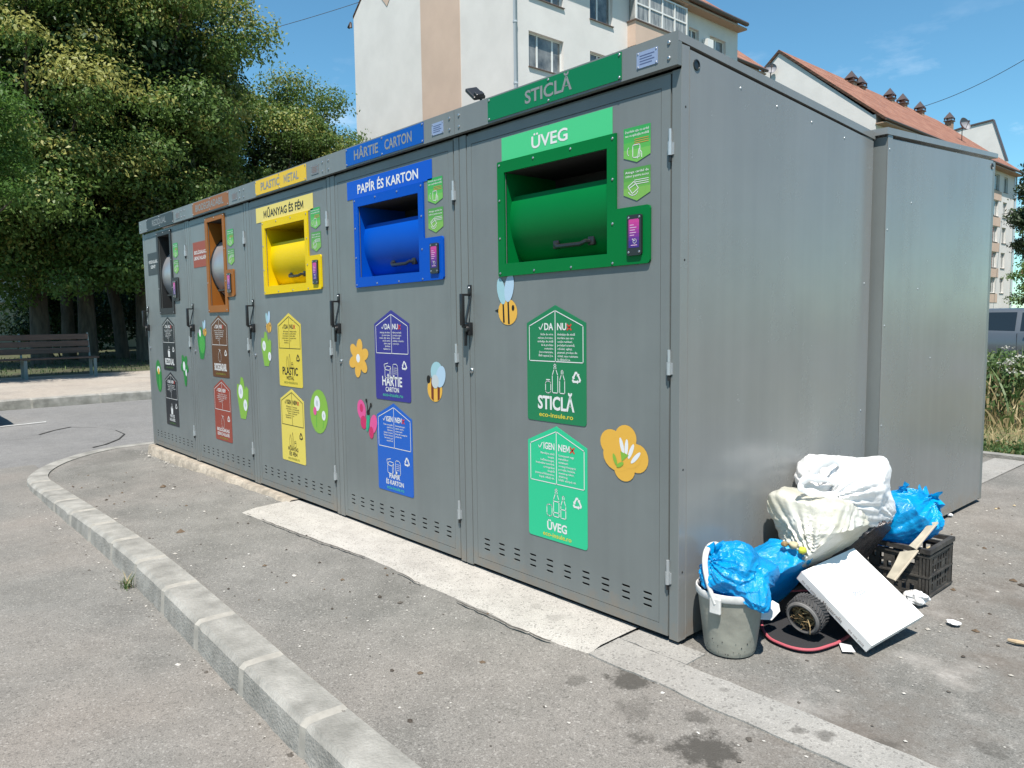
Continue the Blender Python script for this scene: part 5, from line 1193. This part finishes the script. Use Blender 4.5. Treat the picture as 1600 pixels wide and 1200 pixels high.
# milky bag with visible contents
t = bag('rubbish_bag', 'milky see-through rubbish bag with yellowish contents on top of the blue one', (.185, .660, .338), (.160, .185, .122), CLEARB, [((.35, -.9, -.55), .36, .10), ((-.3, -.7, .6), .10, .2), ((.5, .3, .7), .08, .2)], 12, fold=.16, crease=.26, floor=.2, power=2.4, gather=[((.4, -.85, -.5), .2, 21), ((.3, .9, -.2), .10, 17)], planes=34, facet=.7, clamp=off_box)
for (px, py, dp, rr, h_) in ((1254, 860, 2.735, .016, '#c9cf4a'), (1240, 852, 2.735, .017, '#c8bc98'), (1226, 850, 2.74, .013, '#9a8058')):
    v, f = crumple((5, 0, 5), (rr, rr, rr*.8), (), px % 17, sub=3, fold=.3, crease=.3)
    o = Vector(A(px, py, dp)); q = Vector((5, 0, 5)); b = MB(); b.add([p-q+o-Vector(t.location) for p in v], f); b.build('food_scrap', paint(h_, .6), t, True)
# big white carrier bag on top
wb = bag('rubbish_bag', 'bulging white carrier bag with open handles on top of the heap', (.170, .895, .425), (.150, .182, .138), WHITEB, [((.2, -1, .1), .12, .2), ((.8, .8, .85), .16, .10), ((.9, .75, -.7), .22, .08), ((-.3, -.4, 1), .14, .15)], 17, fold=.09, crease=.12, power=3.2, floor=.26, gather=[((.25, -1, .1), .14, 19), ((.8, .7, -.7), .10, 15)], planes=22, facet=.55, clamp=off_box)
wp = Vector(wb.location)
def loop_handle(pts, w_):
    b = MB(); P = [Vector(A(*p))-wp for p in pts]; S = []
    for i in range(len(P)-1):
        for k in range(6): S.append(P[i].lerp(P[i+1], k/6))
    S.append(P[-1]); sm_ = [S[0]]+[(S[max(i-2, 0)]+S[max(i-1, 0)]+S[i]+S[min(i+1, len(S)-1)]+S[min(i+2, len(S)-1)])/5 for i in range(1, len(S)-1)]+[S[-1]]
    b.tube(sm_, [w_*(1+.3*math.sin(i)) for i in range(len(sm_))], 10, 0, True, flat=(.745, -.66, .2)); b.build('carrier_handle', WHITEB, wb, True)
loop_handle([(1322, 726, 2.97), (1300, 718, 2.90), (1280, 728, 2.86), (1264, 748, 2.84), (1256, 760, 2.84), (1275, 764, 2.88), (1306, 762, 2.95)], .017)
loop_handle([(1318, 756, 2.94), (1285, 748, 2.86), (1260, 747, 2.81), (1248, 757, 2.79), (1256, 768, 2.80), (1284, 772, 2.85), (1318, 778, 2.92)], .014)
# crate
CX0, CX1, CY0, CY1, CHT = .035, .432, 1.108, 1.372, .205
t = thing('plastic_crate', 'dusty black slatted plastic crate holding a blue bag at the back of the heap', 'crate', ((CX0+CX1)/2, (CY0+CY1)/2, -.012)); ox, oy = t.location.x, t.location.y
CRT = mat('dusty_black_plastic', (.018, .017, .017), .55, col2=(.06, .055, .048), vscale=14, bump=.2, bscale=60)
def lattice(w0, w1):
    ho = []; n = int((w1-w0-.06)/.03)
    for i in range(n):
        x = w0+.03+(w1-w0-.06)*i/n
        for z0, z1 in ((.018, .046), (.052, .078), (.092, .122), (.128, .152)):
            if (i*7+int(z0*1000)) % 5 != 0: ho.append([(x+.004, z0), (x+.0225, z0), (x+.0225, z1), (x+.004, z1)])
    return [[(w0, .004), (w1, .004), (w1, .166), (w0, .166)]]+ho
for yy, nm in ((CY0, 0), (CY1-.004, 1)):
    b = MB(); b.plate(lattice(CX0+.012, CX1-.012), lambda x, z: (x-ox, yy-oy, z), lambda x, z: (x-ox, yy+.004-oy, z)); b.build('slatted_side', CRT, t)
for xx in (CX0, CX1-.004):
    b = MB(); b.plate(lattice(CY0+.012, CY1-.012), lambda y, z: (xx-ox, y-oy, z), lambda y, z: (xx+.004-ox, y-oy, z)); b.build('slatted_side', CRT, t)
for xx in (CX0, CX1):
    for yy in (CY0, CY1):
        b = MB(); sx_ = 1 if xx == CX0 else -1; sy_ = 1 if yy == CY0 else -1
        for k in range(3): b.box(*sorted((xx-ox-sx_*.005+sx_*.014*k, xx-ox-sx_*.005+sx_*(.014*k+.009))), *sorted((yy-oy-sy_*.005, yy-oy+sy_*.006)), .0, .195); b.box(*sorted((xx-ox-sx_*.005, xx-ox+sx_*.006)), *sorted((yy-oy-sy_*.004+sy_*.014*k, yy-oy-sy_*.004+sy_*(.014*k+.009))), .0, .194)
        b.build('corner_post', CRT, t)
b = MB()
for z0, z1, o in ((.186, CHT, .011), (.166, .176, .006), (.082, .089, .007), (.0, .008, .008)):
    b.plate([[(CX0-o-ox, CY0-o-oy), (CX1+o-ox, CY0-o-oy), (CX1+o-ox, CY1+o-oy), (CX0-o-ox, CY1+o-oy)], [(CX0+.008-ox, CY0+.008-oy), (CX1-.008-ox, CY0+.008-oy), (CX1-.008-ox, CY1-.008-oy), (CX0+.008-ox, CY1-.008-oy)]], lambda x, y: (x, y, z1), lambda x, y: (x, y, z0))
b.build('rim_ribs', CRT, t)
b = MB(); b.box(CX0+.006-ox, CX1-.006-ox, CY0+.006-oy, CY1-.006-oy, .009, .014); b.build('base', CRT, t)
t = bag('rubbish_bag', 'tied shiny blue rubbish bag bulging out of the black crate', (.270, 1.225, .265), (.150, .130, .120), BLUE, [((.5, .2, .9), .18, .14), ((.75, .75, -.15), .10, .1)], 23, fold=.18, crease=.26, floor=.02, wall=.065, gather=[((.6, .5, .75), .2, 19)], planes=26, facet=.7)
knot(t, BLUE, (.325, 1.255, .350), (.7, .75, .15), .105, 9, 2, .055); knot(t, BLUE, (.27, 1.20, .375), (-.2, -.4, .9), .05, 2, 2, .04)
bag('rubbish_bag', 'dark see-through rubbish bag wedged between the pizza box and the crate', (.235, .935, .145), (.17, .160, .165), BLACKB, [((.7, .2, .7), .14, .12)], 31, fold=.16, crease=.5, floor=-.012, gather=[((.7, -.3, .5), .15, 17)], planes=24, facet=.75, clamp=off_box)
# cardboard strips
CARD = mat('grey_cardboard', (.30, .27, .21), .9, var=.2, vscale=18); CARDE = mat('pale_cardboard_edge', (.36, .31, .24), .9)
def slat(label, P, th):
    P = [Vector(p) for p in P]; c = sum(P, Vector())/4; t = thing('cardboard_strip', label, 'cardboard', c); n = (P[1]-P[0]).cross(P[3]-P[0]).normalized()*th
    b = MB(); N_ = 8; rows = []
    for i in range(N_+1):
        f = i/N_; a, d = P[0].lerp(P[3], f), P[1].lerp(P[2], f); rows.append((a-c+n*1.5*math.sin(f*3), d-c+n*1.5*math.sin(f*3)))
    vs = [p for r_ in rows for p in r_]+[p+n for r_ in rows for p in r_]; m = 2*(N_+1); fs = []
    for i in range(N_): o = 2*i; fs += [(o, o+1, o+3, o+2), (m+o, m+o+2, m+o+3, m+o+1), (o, o+2, m+o+2, m+o), (o+1, m+o+1, m+o+3, o+3)]
    fs += [(0, m, m+1, 1), (2*N_, 2*N_+1, m+2*N_+1, m+2*N_)]
    b.add(vs, fs); b.build('strip', CARD, t)
    b = MB(); b.tube([P[1]-c+n*1.2, P[2]-c+n*1.2], [.004, .0045], 6); b.build('folded_edge', CARDE, t)
slat('grey cardboard strip leaning on the front of the black crate', [A(1406, 862, 2.99), A(1434, 859, 2.96), A(1397, 906, 2.90), A(1385, 901, 2.93)], .004)
slat('split cardboard strip sticking up out of the crate beside the blue bag', [A(1451, 817, 3.10), A(1465, 815, 3.09), A(1430, 857, 3.035), A(1420, 852, 3.05)], .005)
# pizza box leaning on the heap
e1 = (QC-QD).normalized(); e2 = (QA-QD); e2 = (e2-e1*e2.dot(e1)).normalized(); nn = e1.cross(e2); nn = nn if nn.z > 0 else -nn
bw, bl, bt = (QC-QD).length, (QA-QD).length, .042
org = QD-nn*bt; org.z = max(org.z, -.008)
t = thing('pizza_box', 'closed white cardboard pizza box leaning against the bags', 'pizza box', org); 
t.matrix_world = Matrix(((e1.x, e2.x, nn.x, org.x), (e1.y, e2.y, nn.y, org.y), (e1.z, e2.z, nn.z, org.z), (0, 0, 0, 1)))
CW_ = mat('white_carton', (.72, .71, .69), .75, var=.03, vscale=8); KRAFT = mat('raw_carton', (.42, .32, .22), .85)
flip = Vector((1, 0, 0)).cross(Vector((0, 1, 0))).z
b = MB(); b.bbox(.002, bw-.002, .002, bl-.002, 0, bt-.010, .0015); b.build('tray', CW_, t)
b = MB()
def lid(x, y): return (x, y, bt+.0012*math.sin(x*9)*math.sin(y*7))
N_ = 12; vs = [lid(bw*i/N_, bl*j/N_) for i in range(N_+1) for j in range(N_+1)]
b.add(vs, [(i*(N_+1)+j, (i+1)*(N_+1)+j, (i+1)*(N_+1)+j+1, i*(N_+1)+j+1) for i in range(N_) for j in range(N_)])
b.add([lid(bw*i/N_, 0) for i in range(N_+1)]+[(bw*i/N_, -.0005, bt-.024) for i in range(N_+1)], [(i, i+1, N_+2+i, N_+1+i) for i in range(N_)])
b.add([lid(bw*i/N_, bl) for i in range(N_+1)]+[(bw*i/N_, bl+.0005, bt-.024) for i in range(N_+1)], [(i, i+1, N_+2+i, N_+1+i) for i in range(N_)])
for x in (0, bw): b.add([lid(x, bl*j/N_) for j in range(N_+1)]+[(x, bl*j/N_, .004) for j in range(N_+1)], [(j, j+1, N_+2+j, N_+1+j) for j in range(N_)])
ld = b.build('lid', CW_, t, fix=True)
b = MB(); sd = 1
side = lambda u, z: (-.0012, bl-u, z)             # the narrow side that faces the camera
for u, s_, h_, w_ in ((.055, 'the one pizza', .009, .07), (.165, 'Mozzarella', .013, .09), (.275, 'the one pizza', .009, .07)): put(b, s_, side, u, .012, h_, 0, w=w_, bold=.01)
b.build('side_print', mat('grey_print', (.22, .19, .18), .8), t)
b = MB(); put(b, 'Pizza', lambda x, y: (bw*.47+x, bl*.52+y, bt+.0030), 0, -.008, .020, 0, w=.062, bold=.02); b.build('lid_print', mat('faded_blue_print', (.30, .32, .52), .8), t)
# stuffed rubber wheel on a black mat
fc, bc = Vector(A(1253, 967, 2.66)), Vector(A(1279, 941, 2.735)); ax = (fc-bc).normalized(); wl_ = (fc-bc).length; c0 = fc.copy(); c0.z = max(c0.z, .07)
t = thing('rubber_wheel', 'small hollow black rubber wheel stuffed with dry twigs, lying on the mat', 'wheel', c0)
q = ax.to_track_quat('Z', 'Y').to_matrix().to_4x4(); RUB = mat('worn_rubber', (.035, .034, .034), .7, var=.3, vscale=30, bump=.2, bscale=80); RUBG = mat('grey_worn_rubber', (.13, .125, .12), .75, var=.2, vscale=40)
rw = .064
b = MB(); b.lathe([(.047, -.055), (.050, -.002), (.054, .0), (.060, -.003), (rw, -.010), (rw+.001, -.03), (rw, -.066), (.056, -.074), (.048, -.07), (.047, -.055)], 44, 0, q); b.lathe([(.0001, -.056), (.047, -.055)], 44, 0, q); b.build('tyre', RUB, t, True)
b = MB(); b.lathe([(.0485, .0005), (.0545, .0025), (.0605, -.0015), (.0615, -.006)], 44, 0, q); b.build('sidewall_ring', RUBG, t, True)
b = MB()
for k in range(34):
    a = 2*math.pi*k/34
    for s0, s1, da in ((-.010, -.036, .16), (-.066, -.040, .16)):
        P = []
        for f in (0, .5, 1):
            aa = a+da*f; P.append(q @ Vector(((rw+.0022)*math.cos(aa), (rw+.0022)*math.sin(aa), s0+(s1-s0)*f)))
        b.tube(P, .0028, 5)
b.build('tread', RUB, t)
b = MB(); R = random.Random(12); TW = [mat('dry_twig', (.20, .13, .06), .9, var=.4, vscale=60), mat('straw', (.42, .30, .15), .85)]
for k in range(120):
    a, r_ = R.random()*6.283, .043*math.sqrt(R.random()); p = Vector((r_*math.cos(a), r_*math.sin(a), R.uniform(-.03, -.003))); d = Vector((R.gauss(0, 1), R.gauss(0, 1), R.gauss(0, .25))).normalized()*R.uniform(.008, .024)
    P = [p-d, p+Vector((R.gauss(0, .004), R.gauss(0, .004), R.gauss(0, .003))), p+d]
    P = [q @ (x if x.xy.length < .046 else Vector((x.x*.045/x.xy.length, x.y*.045/x.xy.length, x.z))) for x in P]; b.tube(P, [.0012, .0013, .0006], 4, 0 if R.random() < .7 else 1)
b.tube([q @ Vector((.02, .005, -.004)), q @ Vector((.03, -.02, .004)), q @ Vector((.028, -.05, .006))], [.0016, .0016, .001], 5, 1)
kind(b.build('twig_filling', TW, t), 'stuff')
M_ = [G(*p, -.008) for p in ((1190, 975), (1200, 996), (1222, 1008), (1248, 1016), (1272, 1017), (1296, 1011), (1318, 1000), (1334, 985), (1338, 950), (1310, 930), (1270, 925), (1225, 928), (1197, 945))]
PM = []
for i in range(len(M_)):
    for k in range(4):
        f = k/4; a, b_, c_, d_ = (M_[(i+j) % len(M_)] for j in (-1, 0, 1, 2)); PM.append(.5*((2*b_)+(-a+c_)*f+(2*a-5*b_+4*c_-d_)*f*f+(-a+3*b_-3*c_+d_)*f**3))
cm = sum(PM)/len(PM)
t = thing('floor_mat', 'thin black mat with a red edge lying under the wheel', 'mat', (cm[0], cm[1], -.014))
def mz(x, y): return .004+.006*max(0, noise.noise(Vector((x*9, y*9, 2))))
b = MB(); vs = [(0, 0, .007)]
for s_ in (.33, .66, 1.): vs += [((p[0]-cm[0])*s_, (p[1]-cm[1])*s_, .005+mz(p[0]*s_, p[1]*s_)) for p in PM]
n = len(PM); b.add(vs, [(0, 1+i, 1+(i+1) % n) for i in range(n)]+[(1+k*n+i, 1+(k+1)*n+i, 1+(k+1)*n+(i+1) % n, 1+k*n+(i+1) % n) for k in range(2) for i in range(n)])
b.build('sheet', mat('black_felt', (.016, .016, .018), .9, bump=.3, bscale=200), t, True)
b = MB(); P = [((p[0]-cm[0]), (p[1]-cm[1]), .005+mz(p[0], p[1])) for p in PM]; b.tube(P+[P[0]], .0055, 8); b.build('edging', mat('red_edging', (.36, .07, .09), .7), t, True)
# papers and scraps
PAP = mat('crumpled_paper', (.62, .62, .62), .8)
def scrap(name, label, p, rr, h, seed, cat='paper'):
    t = thing(name, label, cat, (p[0], p[1], p[2])); v, f = crumple((5, 5, 5+h), (rr, rr*.8, h), (), seed, sub=4, fold=.5, crease=.6, floor=5, wall=-9, power=2)
    b = MB(); b.add([x-Vector((5, 5, 5)) for x in v], f); b.build('sheet', PAP, t, False, fix=False)
scrap('crumpled_tissue', 'crumpled white tissue on the ground beside the crate', G(1432, 944, -.012), .042, .028, 2, 'tissue')
scrap('paper_scrap', 'flat white paper scrap lying alone to the right of the pizza box', G(1491, 975, -.012), .024, .006, 5)
scrap('paper_scrap', 'tiny white scrap near the foot of the back cabinet', G(1483, 806, -.012), .018, .008, 6)
t = thing('paper_sheet', 'folded white paper sheet poking out between the bucket and the blue bag', 'paper', G(1203, 966, -.005))
o = Vector(t.location); b = MB(); pts = [A(1188, 968, 2.70), A(1206, 969, 2.71), A(1219, 955, 2.73), A(1217, 944, 2.74), A(1207, 938, 2.75), A(1190, 948, 2.72), A(1204, 954, 2.715)]
b.add([Vector(p)-o for p in pts], [(0, 1, 6), (1, 2, 6), (2, 3, 6), (3, 4, 6), (4, 5, 6), (5, 0, 6)]); b.build('sheet', PAP, t)
t = thing('paper_scrap', 'torn white paper corner on the ground by the lower corner of the pizza box', 'paper', G(1322, 1012, -.012)); o = Vector(t.location)
pts = [G(1311, 1004, -.008), G(1316, 1018, -.010), G(1337, 1019, -.009), G(1330, 1008, .004)]
b = MB(); b.add([Vector(p)-o for p in pts], [(0, 1, 2), (0, 2, 3)]); b.build('sheet', PAP, t)
t = thing('stick', 'short dry stick lying at the right edge of the asphalt', 'stick', G(1588, 1001, -.012)); o = Vector(t.location)
b = MB(); b.tube([Vector(G(1575, 1000, -.008))-o, Vector(G(1588, 1003, -.006))-o, Vector(G(1606, 1006, -.008))-o], [.006, .009, .007], 8); b.build('wood', mat('pale_wood', (.36, .27, .17), .8), t, True)

# ------------------------------------------------------------------ bench, car, wires, weeds, grit
WOOD = mat('brown_bench_board', (.10, .055, .038), .6, var=.25, vscale=3, stretch=(8, .6, 8), bump=.2, bscale=30); BMET = mat('grey_green_bench_frame', (.16, .19, .18), .6)
fb = G(153, 587, -.046); by1 = float(fb[1]); bx = float(fb[0])
t = thing('park_bench', 'long brown wooden park bench with slatted back at the edge of the pavement', 'bench', (bx, by1-1.4, -.046))
z0 = .0
for k in range(3):
    b = MB(); z = .53+.155*k; x = -.48-.04*k; b.bbox(x-.02, x+.02, -1.45, 1.36, z, z+.128, .008); b.build('back_board', WOOD, t)
for k in range(3):
    b = MB(); x = -.40+.145*k; b.bbox(x, x+.13, -1.45, 1.45, .415, .45, .008); b.build('seat_board', WOOD, t)
for y in (-1.38, 0, 1.36):
    b = MB(); b.box(-.02, .03, y-.03, y+.03, -.02, .41); b.build('leg', BMET, t)
    b = MB(); b.box(-.44, -.39, y-.03, y+.03, -.02, .41); b.tube([(-.47, y, .40), (-.60, y, .99)], .022, 6); b.box(-.385, -.025, y-.02, y+.02, .37, .41); b.build('back_frame', BMET, t)
# car
cx = float(Fp(1591, 500, 17.6)[0]); cx0 = cx-2.2
t = thing('parked_car', 'silver grey estate car parked beyond the tall plants', 'car', (cx0, 18.4, -.235))
PAINT = mat('silver_car_paint', (.10, .115, .13), .3, .4, coat=.4); CG = mat('car_glass', (.012, .016, .018), .05, spec=.8); TRIM = mat('car_trim', (.02, .02, .02), .5)
xs = [0, .06, .18, .5, 1.0, 1.6, 2.2, 2.8, 3.1, 3.5, 4.0, 4.25, 4.38, 4.42]
roof = [.80, 1.02, 1.20, 1.405, 1.45, 1.465, 1.46, 1.405, 1.22, .98, .90, .82, .68, .52]
belt = [.70, .93, .95, .955, .95, .94, .93, .915, .91, .90, .86, .79, .62, .48]
wid = [.70, .78, .82, .86, .88, .885, .885, .88, .875, .865, .83, .77, .68, .6]
b = MB(); vs = []
for x, r_, be, w_ in zip(xs, roof, belt, wid):
    tw = w_-.20*min(1, max(0, (r_-be)/.5))
    half = [(w_*.9, .22), (w_, .38), (w_+.01, .62), (w_, be-.03), (w_-.02, be), (tw+.03, r_-.07 if r_-be > .15 else (r_+be)/2), (tw-.05, r_-.015), (tw*.5, r_), (0, r_+.012)]
    vs += [(x, -y, z) for y, z in half]+[(x, y, z) for y, z in half[-2::-1]]
m = 17; b.add(vs, [(i*m+j, i*m+j+1, (i+1)*m+j+1, (i+1)*m+j) for i in range(len(xs)-1) for j in range(m-1)]+[tuple(range(m)), tuple((len(xs)-1)*m+j for j in range(m-1, -1, -1))])
b.build('body', PAINT, t, True)
def cabin(x, f):                        # point on the near flank between belt (f=0) and roof (f=1)
    r_, be, w_ = (float(np.interp(x, xs, q)) for q in (roof, belt, wid)); tw = w_-.20*min(1, max(0, (r_-be)/.5)); a, c = (w_-.02, be), (tw+.03, r_-.07); return (x, -(a[0]+(c[0]-a[0])*f)-.006, a[1]+(c[1]-a[1])*f)
for pts in ([(.55, .12), (1.15, .08), (1.15, .95), (.75, .92)], [(1.22, .08), (2.16, .06), (2.16, .97), (1.22, .95)], [(2.26, .06), (3.2, .08), (2.75, .9), (2.26, .97)]):
    (xa, fa), (xb, fb_), (xc, fc_), (xd, fd) = pts; b = MB(); N_ = 6; vs = []
    for i in range(N_+1):
        f = i/N_; vs += [cabin(xa+(xb-xa)*f, fa+(fb_-fa)*f), cabin(xd+(xc-xd)*f, fd+(fc_-fd)*f)]
    b.add(vs, [(2*i, 2*i+2, 2*i+3, 2*i+1) for i in range(N_)]); b.build('side_window', CG, t)
for x in (1.0, 2.1):
    b = MB(); w_ = float(np.interp(x+.3, xs, wid)); b.bbox(x+.24, x+.44, -w_-.035, -w_+.0, .80, .83, .006); b.build('door_handle', PAINT, t)
for x in (1.19, 2.21):
    b = MB(); b.box(x-.004, x+.004, -float(np.interp(x, xs, wid))-.012, -.8, .35, .90); b.build('door_gap', TRIM, t)
for x in (.78, 3.45):
    for s_ in (-1, 1):
        b = MB(); M = Matrix.Translation((x, s_*.80, .315)) @ Matrix.Rotation(rad(90), 4, 'X'); b.lathe([(.2, .1), (.29, .105), (.315, .08), (.315, -.08), (.29, -.105), (.2, -.1)], 28, 0, M); wh = b.build('wheel', TRIM, t, True)
        b = MB(); b.lathe([(.0001, .08), (.06, .105), (.19, .11), (.2, .1)], 20, 0, M); b.lathe([(.0001, -.08), (.06, -.105), (.19, -.11), (.2, -.1)], 20, 0, M); b.build('rim', STEEL, wh, True)
b = MB(); b.box(.0, .03, -.78, -.60, .72, .95); b.build('tail_lamp', mat('red_lamp', (.3, .01, .01), .2), t)
def copy_tree(o, parent=None):
    c = o.copy(); C.objects.link(c)
    if parent: c.parent = parent
    for ch in list(o.children): copy_tree(ch, c)
    return c
k_ = copy_tree(t); k_.location = (-10.75, -5.18, -.172); k_.rotation_euler = (0, 0, rad(90)); k_['label'] = 'unseen silver grey estate car added beyond the left edge to shade the road'  # added out of view so that its shadow falls on the road
# overhead wires
def wire(label, p, q, sag, r_=.012):
    t = thing('overhead_wire', label, 'wire', p, 'overhead wires'); p, q = Vector(p), Vector(q); b = MB()
    b.tube([p.lerp(q, i/24)-p-Vector((0, 0, sag*4*(i/24)*(1-i/24))) for i in range(25)], r_, 6); b.build('cable', TRIM, t)
wire('thin dark wire running from the trees up to the roof corner of the cream block', A(330, 68, 35), A(600, -10, 35.2), .12, .014)
wire('long thin wire rising across the sky above the red roof to the right edge', A(1437, 168, 57), A(1690, 36, 40), .5, .02)
wire('short wire from the far end of the long block to the right edge', A(1560, 335, 74), A(1640, 308, 62), .3, .03)
# weed tuft at the kerb foot, grit and dead leaves
random.seed(9)
p = G(205, 918, -.17); t = thing('weed', 'small green weed growing at the foot of the kerb', 'weed', (p[0], p[1]-.02, -.17))
blades(46, lambda: (random.gauss(0, .018), random.gauss(0, .012), 0), .075, .0022, 0, lambda: 0 if random.random() < .7 else 1, .9, 3).build('blades', [GRN, DRY], t, fix=False)
def debris(name, n, area, size, mats, seed, flat=.35):
    R = random.Random(seed); b = MB()
    for k in range(n):
        x, y, z = area(R); s = size*R.uniform(.4, 1.5)*(1 if R.random() < .93 else 2.2); a = R.random()*6.28; m = 5; vs = []
        for i in range(m): aa = a+6.283*i/m+R.uniform(-.3, .3); vs.append((x+s*math.cos(aa)*R.uniform(.6, 1), y+s*math.sin(aa)*R.uniform(.4, .9), z))
        vs.append((x, y, z+s*flat)); b.add(vs, [(i, (i+1) % m, m) for i in range(m)], R.randrange(len(mats)))
    return kind(b.build(name, mats, fix=False), 'stuff')
GRITS = [mat('grit', (.30, .28, .25), .9), mat('dark_grit', (.07, .06, .05), .9), mat('pale_grit', (.38, .36, .33), .9)]
isl = lambda x0, x1, y0, y1: (lambda R: (lambda x, y: (x, y, zi(x, y)+.002))(R.uniform(x0, x1), R.uniform(y0, y1)))
debris('gravel', 260, isl(-5.5, .2, -.95, -.1), .006, GRITS, 1); debris('gravel', 420, isl(.1, 2.4, -.5, 3.4), .007, GRITS, 2)
debris('gravel', 260, lambda R: (lambda x: (x, -1.17-abs(R.gauss(0, .05)), -.167))(R.uniform(-5, .3)), .006, GRITS, 3); debris('gravel', 160, lambda R: (R.uniform(-6.2, -3), -.07-abs(R.gauss(0, .05)), zi(-5, -.1)+.004), .007, GRITS, 4)
debris('dead_leaves', 70, isl(.15, 1.7, .6, 3.6), .016, [mat('dead_leaf', (.09, .06, .035), .8), mat('straw_leaf', (.34, .27, .16), .8), mat('dark_dead_leaf', (.04, .03, .022), .8)], 5, .5)
debris('dead_leaves', 60, isl(-5.6, -.3, -.95, -.2), .011, [mat('dead_leaf', (.09, .06, .035), .8), mat('dark_dead_leaf', (.04, .03, .022), .8)], 6, .5)
debris('litter_flecks', 22, isl(-3.4, 2.0, -.9, -.05), .007, [mat('white_fleck', (.6, .59, .56), .8)], 7, .1)
# undergrowth floor
random.seed(3)
o = blades(2600, lambda: (lambda x, y: (x, y, -.055))(random.uniform(-30, -18.9), random.uniform(-2, 9)), .10, .010, 0, lambda: 0 if random.random() < .85 else 1, .6, 2).build('rough_grass', [DEEP, GRN], fix=False); kind(o, 'stuff')  # dark blades carry the shade under the trees in their colour
